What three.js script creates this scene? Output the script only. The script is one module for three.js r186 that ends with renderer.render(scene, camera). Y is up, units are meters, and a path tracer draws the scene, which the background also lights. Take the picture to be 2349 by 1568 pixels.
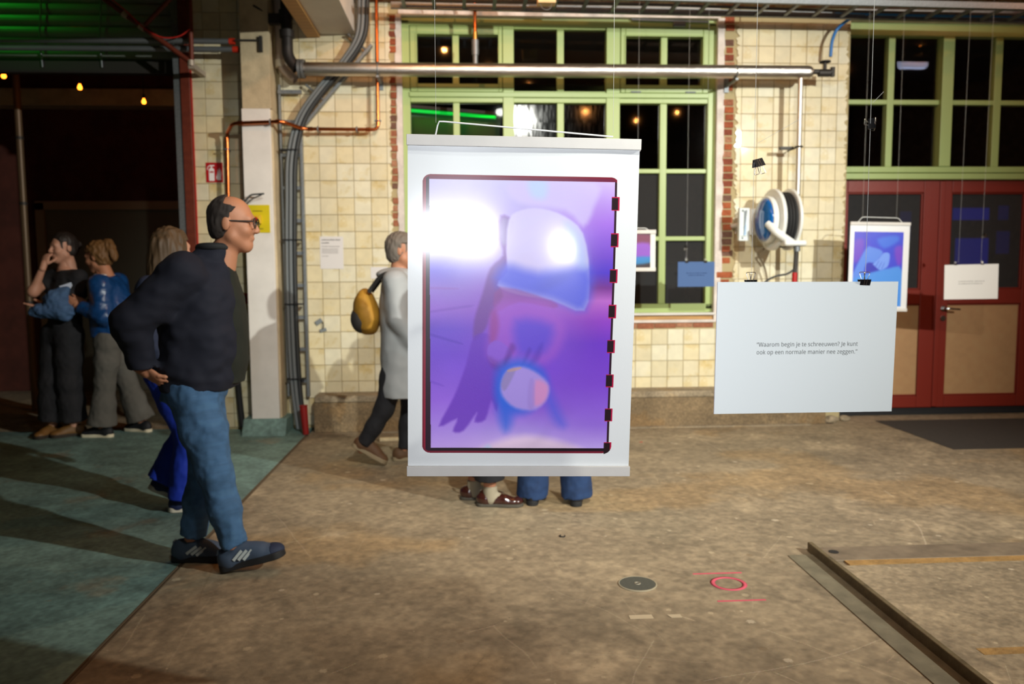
import * as THREE from 'three';
import { mergeGeometries, mergeVertices, toCreasedNormals } from 'three/addons/utils/BufferGeometryUtils.js';
import { RoundedBoxGeometry } from 'three/addons/geometries/RoundedBoxGeometry.js';
import { ImprovedNoise } from 'three/addons/math/ImprovedNoise.js';
import { RectAreaLightUniformsLib } from 'three/addons/lights/RectAreaLightUniformsLib.js';

// ------------------------------------------------------------------ camera, lights, exposure
// World: the tiled wall is the plane z = 0, x runs along it, the floor is y = 0.
const scene = new THREE.Scene();
const camera = new THREE.PerspectiveCamera(46.45, 2349 / 1568, 0.05, 60);
camera.position.set(0, 1.40, 7.22);
camera.rotation.order = 'YXZ';
camera.rotation.set(THREE.MathUtils.degToRad(-5.06), THREE.MathUtils.degToRad(-3.3), THREE.MathUtils.degToRad(-0.37));
camera.focus = 2.15;
camera.userData.fStop = 3.2;
scene.background = new THREE.Color(0x000000);

const renderer = new THREE.WebGLRenderer({ antialias: true });
renderer.toneMapping = THREE.LinearToneMapping;
renderer.toneMappingExposure = 1.04;
renderer.shadowMap.enabled = true;
RectAreaLightUniformsLib.init();

function spot(x, y, z, tx, ty, tz, color, intensity, angle, penumbra, radius) {
  const s = new THREE.SpotLight(color, intensity, 0, angle, penumbra, 2);
  s.position.set(x, y, z); s.target.position.set(tx, ty, tz);
  s.castShadow = true; s.shadow.radius = radius; s.shadow.mapSize.set(2048, 2048);
  scene.add(s, s.target); return s;
}
// ceiling floodlight behind and above the camera: it throws the poster's shadow on the floor and the pipe's on the wall
const FLOOD_A = { at: [1.02, 4.10, 7.20], to: [0.9, 0.6, 0], color: 0xf9faf0, power: 94 };
// a second floodlight to the right: it glints in the tiles beside the window
const FLOOD_B = { at: [4.93, 3.76, 7.20], to: [0.2, 0.9, 0], color: 0xf9faf0, power: 168 };
// the twin of the first floodlight, turned down onto the poster and the floor behind it
const FLOOD_C = { at: [0.63, 4.12, 6.55], to: [0.35, 0.9, 3.6], color: 0xf9faf0, power: 6 };
// the flash on the camera's hot shoe
const FLASH = { at: [-0.10, 1.43, 7.27], to: [0.30, 1.40, 5.2], color: 0xf4f8ff, power: 9.8 };
spot(...FLOOD_A.at, ...FLOOD_A.to, FLOOD_A.color, FLOOD_A.power, 0.55, 1.0, 3.4);
spot(...FLOOD_B.at, ...FLOOD_B.to, FLOOD_B.color, FLOOD_B.power, 0.72, 1.0, 3.0);
spot(...FLOOD_C.at, ...FLOOD_C.to, FLOOD_C.color, FLOOD_C.power, 0.66, 1.0, 3.4);
spot(...FLASH.at, ...FLASH.to, FLASH.color, FLASH.power, 0.62, 1.0, 1.6);

// ------------------------------------------------------------------ helpers
const DEG = Math.PI / 180, V = (x, y, z) => new THREE.Vector3(x, y, z);
function rng(seed) { let a = seed >>> 0; return () => { a = (a + 0x6D2B79F5) | 0; let t = Math.imul(a ^ (a >>> 15), 1 | a); t = (t + Math.imul(t ^ (t >>> 7), 61 | t)) ^ t; return ((t ^ (t >>> 14)) >>> 0) / 4294967296; }; }
const taken = {};
function numbered(n) { if (!(n in taken)) { taken[n] = 0; return n; } taken[n]++; return n + '_' + String(taken[n]).padStart(3, '0'); }
const clean = (g) => { g = g.index ? g.toNonIndexed() : g; for (const k of Object.keys(g.attributes)) if (!['position', 'normal', 'uv'].includes(k)) g.deleteAttribute(k); if (!g.attributes.uv) g.setAttribute('uv', new THREE.BufferAttribute(new Float32Array(g.attributes.position.count * 2), 2)); return g; };
const merge = (a) => (a.length === 1 ? a[0] : mergeGeometries(a.map(clean)));
function mesh(name, geos, m, parent) {
  const o = new THREE.Mesh(Array.isArray(geos) ? merge(geos) : geos, m);
  o.castShadow = o.receiveShadow = true;
  if (parent) { o.name = name; parent.add(o); } else { o.name = numbered(name); scene.add(o); }
  return o;
}
function tag(o, label, category, group, kind) { o.userData.label = label; o.userData.category = category; if (group) o.userData.group = group; if (kind) o.userData.kind = kind; return o; }
function thing(name, label, category, [x, y, z] = [0, 0, 0], turn = 0, group) { const o = new THREE.Group(); o.name = numbered(name); o.position.set(x, y, z); o.rotation.y = turn; scene.add(o); return tag(o, label, category, group); }
function struct(name, geos, m, label, category) { const o = geos ? mesh(name, geos, m) : new THREE.Group(); if (!geos) { o.name = numbered(name); scene.add(o); } return tag(o, label, category, null, 'structure'); }
function boxUV(g) { // uv in metres from the face each triangle lies in
  const p = g.attributes.position, n = g.attributes.normal, uv = new Float32Array(p.count * 2);
  for (let i = 0; i < p.count; i++) { const ax = Math.abs(n.getX(i)), ay = Math.abs(n.getY(i)), az = Math.abs(n.getZ(i)); const x = p.getX(i), y = p.getY(i), z = p.getZ(i);
    const [u, v] = ax > ay && ax > az ? [z, y] : ay > az ? [x, z] : [x, y]; uv[2 * i] = u; uv[2 * i + 1] = v; }
  g.setAttribute('uv', new THREE.BufferAttribute(uv, 2)); return g;
}
function bx(x0, x1, y0, y1, z0, z1, r = 0) {
  const w = Math.abs(x1 - x0), h = Math.abs(y1 - y0), d = Math.abs(z1 - z0);
  const g = r ? new RoundedBoxGeometry(w, h, d, 1, Math.min(r, w / 2.01, h / 2.01, d / 2.01)) : new THREE.BoxGeometry(w, h, d);
  g.translate((x0 + x1) / 2, (y0 + y1) / 2, (z0 + z1) / 2); return boxUV(clean(g));
}
function rod(a, b, r, seg = 10, r2 = r) { // cylinder from a to b
  const A = V(...a), B = V(...b), L = A.distanceTo(B), g = new THREE.CylinderGeometry(r2, r, L, seg, 1);
  g.applyQuaternion(new THREE.Quaternion().setFromUnitVectors(V(0, 1, 0), B.clone().sub(A).normalize())); g.translate((a[0] + b[0]) / 2, (a[1] + b[1]) / 2, (a[2] + b[2]) / 2); return clean(g);
}
class Bent extends THREE.CurvePath {} // straight runs with rounded bends
function bentPath(pts, rad) {
  const c = new Bent(), P = pts.map((p) => V(...p)); let from = P[0];
  for (let i = 1; i < P.length - 1; i++) {
    const a = P[i - 1].clone().sub(P[i]), b = P[i + 1].clone().sub(P[i]), r = Math.min(rad, a.length() * 0.49, b.length() * 0.49), s = P[i].clone().addScaledVector(a.normalize(), r), e = P[i].clone().addScaledVector(b.normalize(), r);
    c.add(new THREE.LineCurve3(from, s)); c.add(new THREE.QuadraticBezierCurve3(s, P[i], e)); from = e;
  }
  c.add(new THREE.LineCurve3(from, P[P.length - 1])); return c;
}
const bent = (pts, rad, r, seg = 60, sides = 10) => clean(new THREE.TubeGeometry(bentPath(pts, rad), seg, r, sides));
const curve = (pts, r, seg = 40, sides = 8) => clean(new THREE.TubeGeometry(new THREE.CatmullRomCurve3(pts.map((p) => V(...p))), seg, r, sides));
function place(g, x, y, z, rx = 0, ry = 0, rz = 0) { g.applyMatrix4(new THREE.Matrix4().makeRotationFromEuler(new THREE.Euler(rx, ry, rz, 'YXZ'))); g.translate(x, y, z); return g; }

// noise that tiles
const grid = (() => { const r = rng(77), a = new Float32Array(65536); for (let i = 0; i < 65536; i++) a[i] = r(); return a; })();
function vn(x, y, per) { const xi = Math.floor(x), yi = Math.floor(y), fx = x - xi, fy = y - yi, u = fx * fx * (3 - 2 * fx), v = fy * fy * (3 - 2 * fy); const h = (a, b) => grid[((((a % per) + per) % per) * 131 + (((b % per) + per) % per) * 1777 + per * 7) & 65535]; return (h(xi, yi) * (1 - u) + h(xi + 1, yi) * u) * (1 - v) + (h(xi, yi + 1) * (1 - u) + h(xi + 1, yi + 1) * u) * v; }
function fbm(u, v, per, oct) { let s = 0, a = 0.5, t = 0; for (let o = 0; o < oct; o++) { s += a * vn(u * per, v * per, per); t += a; a *= 0.55; per *= 2; } return s / t; }
const sm = (a, b, x) => { const t = Math.min(1, Math.max(0, (x - a) / (b - a))); return t * t * (3 - 2 * t); };
const lerp = (a, b, t) => a + (b - a) * t;
function tex(w, h, fn, srgb, repeat) { // fn(u, v) -> [r, g, b] 0..255
  const d = new Uint8Array(w * h * 4);
  for (let y = 0; y < h; y++) for (let x = 0; x < w; x++) { const c = fn((x + 0.5) / w, (y + 0.5) / h), i = (y * w + x) * 4; d[i] = c[0]; d[i + 1] = c[1]; d[i + 2] = c[2]; d[i + 3] = 255; }
  const t = new THREE.DataTexture(d, w, h); t.magFilter = t.minFilter = THREE.LinearFilter; t.wrapS = t.wrapT = THREE.RepeatWrapping; if (srgb) t.colorSpace = THREE.SRGBColorSpace; if (repeat) t.repeat.set(repeat, repeat); t.needsUpdate = true; return t;
}
const g3 = (v) => [v, v, v];
const M = (color, rough = 0.6, metal = 0, extra = {}) => new THREE.MeshPhysicalMaterial({ color, roughness: rough, metalness: metal, ...extra });

const bumpFine = tex(512, 512, (u, v) => g3(255 * (0.6 * fbm(u, v, 32, 4) + 0.4 * fbm(u, v, 8, 3))), false, 1);
const bumpCloth = tex(256, 256, (u, v) => g3(255 * (0.5 + 0.25 * Math.sin(u * 256 * 0.8) * Math.sin(v * 256 * 0.8) + 0.25 * (fbm(u, v, 64, 2) - 0.5))), false, 8);
const mottled = (base, amp, per = 6, rep = 0.6) => tex(512, 512, (u, v) => { const a = (fbm(u, v, per, 5) - 0.5) * 2 * amp, b = (fbm(u + 0.37, v + 0.11, per * 3, 3) - 0.5) * amp; return base.map((c) => Math.max(0, Math.min(255, c * (1 + a + b * 0.5)))); }, true, rep);

// ------------------------------------------------------------------ materials
const concreteTex = tex(1400, 1400, (u, v) => {
  const big = fbm(u, v, 5, 5), mid = fbm(u + 0.3, v, 18, 4), fine = fbm(u, v + 0.2, 160, 3);
  const streak = fbm(u * 0.9 + v * 0.35, v * 3 - u, 9, 4);
  let k = 0.86 + 0.24 * (big - 0.5) + 0.12 * (mid - 0.5) + 0.34 * (fine - 0.5) + 0.16 * (streak - 0.5);
  const rust = sm(0.56, 0.72, fbm(u + 0.6, v + 0.1, 7, 4)), pale = sm(0.60, 0.75, fbm(u + 0.1, v + 0.5, 11, 5)), dark = sm(0.58, 0.74, fbm(u + 0.8, v + 0.7, 9, 5));
  k *= 1 + 0.14 * pale - 0.14 * dark;
  const sp = vn(u * 900, v * 900, 900); if (sp > 0.985) k *= 1.22; else if (sp < 0.012) k *= 0.7;
  return [Math.min(255, 168 * k * (1 + 0.03 * rust)), Math.min(255, 151 * k * (1 - 0.02 * rust)), Math.min(255, 124 * k * (1 - 0.10 * rust))];
}, true, 1);
function scratches(t, n, seed, tones) { // pale and dark scuffs drawn into a floor texture
  const d = t.image.data, w = t.image.width, h = t.image.height, r = rng(seed);
  for (let k = 0; k < n; k++) { let x = r() * w, y = r() * h, a = r() * 6.28; const L = 20 + Math.pow(r(), 3) * 260, c = tones[Math.floor(r() * tones.length)], wide = r() < 0.3 ? 2 : 1, s = 0.15 + 0.4 * r(); for (let i = 0; i < L; i++) { x += Math.cos(a); y += Math.sin(a); a += (r() - 0.5) * 0.06; for (let q = 0; q < wide; q++) { const j = ((((Math.floor(y) % h) + h) % h) * w + ((Math.floor(x + q) % w) + w) % w) * 4; for (let m = 0; m < 3; m++) d[j + m] = lerp(d[j + m], c[m], s * (0.5 + 0.5 * r())); } } }
  for (let k = 0; k < n * 3; k++) { const x = r() * w, y = r() * h, R_ = 0.6 + Math.pow(r(), 4) * 5, c = tones[Math.floor(r() * tones.length)]; for (let v = -R_; v <= R_; v++) for (let u = -R_; u <= R_; u++) if (u * u + v * v < R_ * R_ * (0.6 + 0.6 * r())) { const j = ((((Math.floor(y + v) % h) + h) % h) * w + ((Math.floor(x + u) % w) + w) % w) * 4; for (let m = 0; m < 3; m++) d[j + m] = lerp(d[j + m], c[m], 0.5); } }
}
scratches(concreteTex, 260, 41, [[214, 198, 168], [206, 188, 156], [120, 102, 78], [224, 210, 186]]);
const rep = (t, s, o = [0, 0]) => { const c = t.clone(); c.repeat.set(s, s); c.offset.set(...o); c.needsUpdate = true; return c; };
const mFloor = M(0xffffff, 0.62, 0, { map: rep(concreteTex, 1 / 5.2), bumpMap: rep(bumpFine, 1.6), bumpScale: 0.0022 });
const mTeal = M(0xffffff, 0.58, 0, { map: tex(1024, 1024, (u, v) => {
  const big = fbm(u, v, 4, 5), mid = fbm(u, v, 22, 4), fine = fbm(u, v, 140, 2), worn = sm(0.66, 0.80, fbm(u + 0.4, v + 0.2, 8, 6)), k = 0.78 + 0.4 * (big - 0.5) + 0.3 * (mid - 0.5) + 0.25 * (fine - 0.5);
  const scr = vn(u * 40 + v * 6, v * 300, 300) > 0.975 ? 1 : 0; const a = Math.max(worn * 0.5, scr * 0.4);
  return [lerp(134, 180, a) * k, lerp(170, 160, a) * k, lerp(164, 134, a) * k];
}, true, 1 / 3.1), bumpMap: rep(bumpFine, 1.6), bumpScale: 0.0012 });
const mConc = M(0xffffff, 0.8, 0, { map: rep(concreteTex, 0.45, [0.3, 0.1]), bumpMap: rep(bumpFine, 2.2), bumpScale: 0.005 });
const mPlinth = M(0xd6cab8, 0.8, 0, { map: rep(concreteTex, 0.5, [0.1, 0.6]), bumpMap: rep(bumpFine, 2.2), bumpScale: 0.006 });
const mPlaster = M(0xffffff, 0.8, 0, { map: mottled([214, 204, 196], 0.12, 8, 1.3), bumpMap: rep(bumpFine, 3), bumpScale: 0.004 });
const mGrout = M(0xb0a078, 0.9, 0, { bumpMap: rep(bumpFine, 3), bumpScale: 0.002 });
const tileTex = tex(1024, 1024, (u, v) => { const st = sm(0.56, 0.75, fbm(u, v, 9, 5)), st2 = sm(0.62, 0.8, fbm(u + 0.5, v + 0.3, 26, 4)), k = 0.97 + 0.08 * (fbm(u, v, 40, 3) - 0.5); return [233 * k * (1 - 0.02 * st - 0.04 * st2), 225 * k * (1 - 0.05 * st - 0.07 * st2), 196 * k * (1 - 0.13 * st - 0.15 * st2)]; }, true, 0.42);
const mTile = [0xffffff, 0xfaf6ee, 0xf4efe4, 0xfdf6e6].map((c, i) => M(c, 0.5, 0, { map: tileTex, clearcoat: 0.8, clearcoatRoughness: 0.02 + 0.008 * i }));
const mGreen = M(0xa0b46f, 0.42, 0, { clearcoat: 0.15, clearcoatRoughness: 0.3 });
const mRed = M(0x7a2112, 0.42, 0, { bumpMap: rep(bumpFine, 4), bumpScale: 0.0006 });
const mPanelTan = M(0xb08a64, 0.5, 0, { map: mottled([255, 250, 240], 0.05, 8, 2) });
const mGlass = new THREE.MeshPhysicalMaterial({ color: 0xffffff, roughness: 0.03, transmission: 1, thickness: 0, ior: 1.52, specularIntensity: 1 });
const mGlassDusty = new THREE.MeshPhysicalMaterial({ color: 0x9c9c9e, roughness: 0.04, transmission: 0.90, thickness: 0, ior: 1.52, specularIntensity: 1 });
const mGlassHaze = new THREE.MeshPhysicalMaterial({ color: 0xf2f4f6, roughness: 0.11, transmission: 1, thickness: 0, ior: 1.52, specularIntensity: 1, roughnessMap: tex(512, 512, (u, v) => g3(255 * (0.25 + 0.75 * fbm(u * 1, v * 0.25, 24, 4))), false, 1.4) });
const mBrick = [0xa3583a, 0xb0603c, 0x8d4a36, 0xa96c50, 0x7b5a4c, 0xb98668].map((c) => M(c, 0.9, 0, { map: mottled([245, 240, 235], 0.22, 10, 6), bumpMap: rep(bumpFine, 9), bumpScale: 0.006 }));
const mMortar = M(0xa9937c, 0.95, 0, { bumpMap: rep(bumpFine, 4), bumpScale: 0.006 });
const steelTex = mottled([206, 200, 192], 0.16, 12, 2.2);
const mSteel = M(0xffffff, 0.34, 1, { map: steelTex, bumpMap: rep(bumpFine, 5), bumpScale: 0.0012 });
const mGalv = M(0x8f9496, 0.55, 0.75, { map: mottled([240, 240, 242], 0.1, 20, 5) });
const mGreyPaint = M(0x7f8587, 0.5, 0.1);
const mDarkSteel = M(0x3b3835, 0.55, 0.4);
const mCopper = M(0xc9713f, 0.24, 1, { map: mottled([255, 240, 228], 0.12, 9, 4) });
const mBrass = M(0xb58a4a, 0.35, 1);
const mBlack = M(0x17171a, 0.5), mBlackRubber = M(0x1d1d1f, 0.75), mCable = M(0x6b7174, 0.5), mCableDark = M(0x2c2f31, 0.5);
const mWhitePaint = M(0xffffff, 0.55, 0, { map: mottled([212, 208, 202], 0.05, 6, 1.2) });
const mPillarPaint = M(0xffffff, 0.55, 0, { map: mottled([232, 228, 222], 0.04, 6, 1.2) });
const mBeige = M(0xffffff, 0.7, 0, { map: mottled([190, 174, 142], 0.14, 7, 1.1), bumpMap: rep(bumpFine, 2), bumpScale: 0.002 });
const mRust = M(0xffffff, 0.85, 0.1, { map: tex(512, 512, (u, v) => { const a = sm(0.45, 0.62, fbm(u, v, 7, 5)), b = sm(0.5, 0.7, fbm(u + 0.4, v, 16, 4)), k = 0.8 + 0.5 * (fbm(u, v, 60, 3) - 0.5); return [lerp(176, 140, a) * k, lerp(150, 86, a) * k * (1 - 0.2 * b), lerp(112, 30, a) * k * (1 - 0.3 * b)]; }, true, 1.3), bumpMap: rep(bumpFine, 3), bumpScale: 0.006 });
const mWood = M(0xffffff, 0.6, 0, { map: tex(512, 256, (u, v) => { const k = 0.86 + 0.3 * (fbm(u * 0.3, v * 5, 12, 5) - 0.5); return [206 * k, 156 * k, 92 * k]; }, true, 1.2) });
const mOchre = M(0xffffff, 0.8, 0.1, { map: mottled([158, 124, 74], 0.2, 9, 2), bumpMap: rep(bumpFine, 3), bumpScale: 0.004 });
const mRedOxide = M(0x70301f, 0.55, 0.1, { map: mottled([250, 240, 230], 0.18, 10, 3) });
const mRedPaint = M(0xb01a16, 0.45);
const mWhite = M(0xe8ebe9, 0.5), mWhiteGloss = M(0xe9ece8, 0.25, 0, { clearcoat: 0.4 });
const mNylon = M(0xd8d8d4, 0.25, 0, { transmission: 0.35, thickness: 0 });
const mChrome = M(0xdadada, 0.18, 1);
// ------------------------------------------------------------------ the shell: floor, walls, ceiling
const CEIL = 4.65;
const floor = struct('floor', [bx(-1.375, 9, -0.15, 0, -0.35, 13)], mFloor, 'worn tan concrete floor with scuffs and stains', 'floor');
const floorTeal = struct('floor_painted', [bx(-7, -1.40, -0.15, 0, -0.06, 13)], mTeal, 'worn teal painted concrete floor by the roller shutter', 'floor');
struct('floor_next_room', [bx(-9, -1.40, -0.15, -0.004, -6.5, -0.06)], mConc, 'plain concrete floor of the room beyond the roller shutter', 'floor');
struct('trim_1', [bx(-1.40, -1.375, -0.15, -0.005, 0.35, 13), bx(-1.399, -1.393, -0.1, 0.001, 0.35, 13), bx(-1.382, -1.376, -0.1, 0.001, 0.35, 13)], M(0x6b5d4a, 0.7, 0.3), 'steel strip in the joint between teal and tan floor', 'floor joint');
struct('ceiling', [bx(-9, 9.2, CEIL, CEIL + 0.2, -6.5, 13.2)], M(0x86745f, 0.9), 'boarded ceiling above the hall', 'ceiling');
struct('wall_rear', [bx(-7.2, 9.2, 0, CEIL, 13, 13.2)], M(0xa0968a, 0.9), 'plastered rear wall of the hall', 'wall');
struct('wall_left', [bx(-7.2, -7, 0, CEIL, 0, 13)], M(0xa0968a, 0.9), 'plastered side wall of the hall beyond the roller shutter', 'wall');
struct('wall_right', [bx(9, 9.2, 0, CEIL, -0.35, 13)], M(0xa0968a, 0.9), 'plastered side wall of the hall past the red doors', 'wall');

// tiles: bevelled slabs with recessed joints
const tileCache = {};
const tr = rng(5);
function tileGeo(w, h, variant) {
  const key = w.toFixed(3) + ',' + h.toFixed(3) + ',' + variant; if (tileCache[key]) return tileCache[key];
  const a = w / 2, b = h / 2, c = 0.0028, zf = 0.009, zs = 0.0055, zb = -0.004, P = [], N = [], U = [], uo = grid[variant * 91 + 3] * 9, vo = grid[variant * 57 + 8] * 9;
  const quad = (p, q, r, s) => { const n = V(...q).sub(V(...p)).cross(V(...r).sub(V(...p))).normalize(); for (const t of [p, q, r, p, r, s]) { P.push(...t); N.push(n.x, n.y, n.z); U.push(uo + t[0], vo + t[1]); } };
  const o = [[-a, -b], [a, -b], [a, b], [-a, b]], i = [[-a + c, -b + c], [a - c, -b + c], [a - c, b - c], [-a + c, b - c]];
  quad(...i.map((t) => [...t, zf]));
  for (let k = 0; k < 4; k++) { const l = (k + 1) % 4; quad([...o[k], zs], [...o[l], zs], [...i[l], zf], [...i[k], zf]); quad([...o[k], zb], [...o[l], zb], [...o[l], zs], [...o[k], zs]); }
  const g = new THREE.BufferGeometry(); g.setAttribute('position', new THREE.Float32BufferAttribute(P, 3)); g.setAttribute('normal', new THREE.Float32BufferAttribute(N, 3)); g.setAttribute('uv', new THREE.Float32BufferAttribute(U, 2));
  return (tileCache[key] = g);
}
function brokenTile(x0, x1, y0, y1, side, amp) { // a tile whose edge on one side (+1 right, -1 left) is broken off
  const s = new THREE.Shape(), n = 7, pts = [];
  for (let k = 0; k <= n; k++) pts.push([(side > 0 ? x1 : x0) - side * amp * (0.15 + 0.85 * tr()), lerp(y0, y1, k / n)]);
  if (side > 0) { s.moveTo(x0, y0); for (const p of pts) s.lineTo(...p); s.lineTo(x0, y1); } else { s.moveTo(x1, y0); s.lineTo(x1, y1); for (const p of pts.reverse()) s.lineTo(...p); }
  const g = new THREE.ExtrudeGeometry(s, { depth: 0.012, bevelEnabled: false }); g.translate(0, 0, -0.004); return clean(g);
}
function tileWall(parent, x0, x1, y0, y1, phx, phy, px, py, skip, jagL = 0, jagR = 0) {
  const J = 0.0034, EPS = 0.02;
  for (let i = Math.floor((x0 - phx) / px); phx + i * px < x1 - EPS; i++) for (let j = Math.floor((y0 - phy) / py); phy + j * py < y1 - EPS; j++) {
    let a = Math.max(x0, phx + i * px + J / 2), b = Math.min(x1, phx + (i + 1) * px - J / 2), c = Math.max(y0, phy + j * py + J / 2), d = Math.min(y1, phy + (j + 1) * py - J / 2);
    if (b - a < EPS || d - c < EPS || (skip && skip((a + b) / 2, (c + d) / 2))) continue;
    const jl = jagL && a <= x0 + 1e-6, jr = jagR && b >= x1 - 1e-6, m = mTile[Math.floor(tr() * 4)];
    if (jl || jr) { const o = mesh('tile', brokenTile(a, b, c, d, jr ? 1 : -1, Math.min(jl ? jagL : jagR, (b - a) * 0.7)), m, parent); o.rotation.z = 0; continue; }
    const o = mesh('tile', tileGeo(b - a, d - c, Math.floor(tr() * 16)), m, parent);
    o.position.set((a + b) / 2, (c + d) / 2, (tr() - 0.5) * 0.0012); o.rotation.set((tr() - 0.5) * 0.010, (tr() - 0.5) * 0.010, (tr() - 0.5) * 0.004);
  }
}
const PIT = 0.1488, PHX = -1.275, PHY = 1.7615 - 12 * 0.1488;
const wallA = struct('wall_back', [bx(-2.42, -0.56, 0, CEIL, -0.35, -0.004)], mGrout, 'cream tiled wall between the roller shutter and the green window', 'wall');
tileWall(wallA, -2.345, -1.87, 0.02, 3.86, -2.238, 3.054 - 22 * 0.1455, 0.1488, 0.1455);
tileWall(wallA, -1.60, -0.625, 0.03, 3.86, PHX, PHY, PIT, PIT, (x, y) => x > -1.30 && y < 0.33, 0, 0.045);
const wallB = struct('wall_below_window', [bx(-0.56, 2.30, 0, 0.925, -0.35, -0.004)], mGrout, 'low cream tiled wall under the green window', 'wall');
tileWall(wallB, -0.625, 2.40, 0.30, 0.862, PHX, PHY, PIT, PIT);
const wallC = struct('wall_pier', [bx(2.30, 3.50, 0, CEIL, -0.35, -0.004)], mGrout, 'cream tiled pier with the hose reel between window and red doors', 'wall');
tileWall(wallC, 2.435, 3.505, 0.30, 3.60, 2.945, PHY, 0.1475, PIT, null, 0.05, 0.05);
struct('wall_lintel', [bx(-0.56, 2.30, 3.66, CEIL, -0.35, 0)], mPlaster, 'plastered wall strip above the green window', 'wall');
struct('wall_lintel', [bx(3.50, 5.56, 3.66, CEIL, -0.35, 0)], mPlaster, 'plastered wall strip above the window over the red doors', 'wall');
struct('wall_lintel', [bx(-7, -2.42, 3.98, CEIL, -0.35, 0)], mPlaster, 'wall strip above the roller shutter', 'wall');
struct('wall_far_pier', [bx(5.56, 9, 0, CEIL, -0.35, 0)], mPlaster, 'plain wall past the red doors', 'wall');
// the opened-up edges: bricks and plaster beside and under the window
function brickEdge(parent, x0, x1, y0, y1, seed, wild) {
  const r = rng(seed), h = 0.0655; mesh('mortar', [bx(x0 - 0.002, x1 + 0.002, y0, y1, -0.05, -0.010)], mMortar, parent);
  for (let y = y0, k = 0; y < y1 - 0.02; y += h, k++) {
    const a = x0 + (r() - 0.3) * wild, b = x1 + (r() - 0.6) * wild; if (r() < 0.05) continue;
    const o = mesh('brick', [bx(a, b, y + 0.006, y + h - 0.005, -0.045, 0.004 + (r() - 0.6) * 0.014, 0.004)], mBrick[Math.floor(r() * 6)], parent);
  }
}
brickEdge(wallA, -0.645, -0.588, 0.95, 3.62, 11, 0.014);
brickEdge(wallC, 2.345, 2.435, 1.56, 3.62, 12, 0.022);
brickEdge(wallC, 2.300, 2.440, 0.93, 1.56, 13, 0.03);
{ const r = rng(14); let x = -0.56; mesh('mortar', [bx(-0.56, 2.30, 0.863, 0.925, -0.04, -0.008)], mMortar, wallB);
  while (x < 2.25) { const w = 0.10 + r() * 0.11, h = 0.866 + r() * 0.012; mesh('brick', [bx(x + 0.005, Math.min(x + w, 2.29), h, 0.916 + r() * 0.012, -0.03, 0.001 + r() * 0.006, 0.004)], mBrick[Math.floor(r() * 6)], wallB); x += w; } }
function ragged(x0, x1, y0, y1, side, amp, seed) { const r = rng(seed), s = new THREE.Shape(), n = Math.ceil((y1 - y0) / 0.05), e = side > 0 ? x1 : x0, f = side > 0 ? x0 : x1; s.moveTo(f, y0); for (let k = 0; k <= n; k++) s.lineTo(e - side * r() * amp, lerp(y0, y1, k / n)); s.lineTo(f, y1); const g = new THREE.ExtrudeGeometry(s, { depth: 0.07, bevelEnabled: false }); g.translate(0, 0, -0.066); return clean(g); }
mesh('plaster_edge', [ragged(-0.598, -0.538, 0.93, 3.64, -1, 0.016, 21)], mPlaster, wallA);
mesh('plaster_edge', [ragged(2.281, 2.352, 0.93, 3.64, 1, 0.02, 22)], mPlaster, wallC);
mesh('plaster_edge', [bx(3.44, 3.50, 0.02, 3.6, -0.30, -0.012)], mPlaster, wallC);
mesh('plaster_edge', [bx(-0.56, 2.30, 3.635, 3.665, -0.15, 0.012)], mPlaster, wallB);

// pillar in front of the wall
const pillar = struct('pillar', [bx(-1.862, -1.622, 2.78, CEIL, 0, 0.245, 0.006)], mBeige, 'square concrete pillar painted white below, beside the cable ladder', 'pillar');
mesh('white_casing', [bx(-1.868, -1.632, 0.132, 2.78, 0.21, 0.252, 0.004)], mPillarPaint, pillar);
mesh('shaft', [bx(-1.864, -1.618, 0.10, 2.78, 0, 0.21, 0.004)], mBeige, pillar);
{ const s = new THREE.Shape(); s.moveTo(0, 0); s.lineTo(0.34, 0); s.lineTo(0.255, 0.132); s.lineTo(0, 0.132); const g = new THREE.ExtrudeGeometry(s, { depth: 0.36, bevelEnabled: true, bevelSize: 0.006, bevelThickness: 0.006, bevelSegments: 1 }); g.rotateY(-Math.PI / 2); g.translate(-1.575, 0, 0); mesh('painted_foot', [boxUV(clean(g))], mTeal, pillar); }

// raised concrete plinth along the wall
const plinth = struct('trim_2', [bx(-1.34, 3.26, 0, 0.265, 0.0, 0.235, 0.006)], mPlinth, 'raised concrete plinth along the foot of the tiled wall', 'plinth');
mesh('coping', [bx(-1.335, 3.25, 0.265, 0.325, 0.0, 0.242, 0.012)], mConc, plinth);
mesh('kerb_strip', [bx(-0.9, 3.1, -0.01, 0.010, 0.235, 0.292, 0.003)], mConc, plinth);

// roller shutter, its frame and the room beyond
const shutter = thing('roller_shutter', 'raised steel roller shutter of ribbed slats lit green', 'shutter');
const mShutter = M(0x8d948c, 0.4, 0.5);
{ const prof = new THREE.Shape(); prof.moveTo(0, 0); prof.quadraticCurveTo(0.028, 0.03, 0.022, 0.085); prof.lineTo(0.008, 0.094); prof.lineTo(-0.004, 0.094); prof.lineTo(-0.004, 0); const g = clean(new THREE.ExtrudeGeometry(prof, { depth: 4.50, bevelEnabled: false, curveSegments: 5 })); g.rotateY(-Math.PI / 2); g.translate(-2.49, 0, -0.10);
  for (let k = 0; k < 7; k++) { const o = mesh('slat', g, mShutter, shutter); o.position.y = 3.245 + k * 0.097; }
  mesh('bottom_bar', [bx(-6.99, -2.49, 3.135, 3.245, -0.14, -0.06, 0.008)], mDarkSteel, shutter);
  for (const x of [-3.62, -3.12]) mesh('chain', [curve([[x, 3.92, -0.05], [x + 0.02, 3.7, -0.04], [x - 0.005, 3.45, -0.045], [x, 3.18, -0.05]], 0.008, 24, 6)], mGalv, shutter); }
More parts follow.
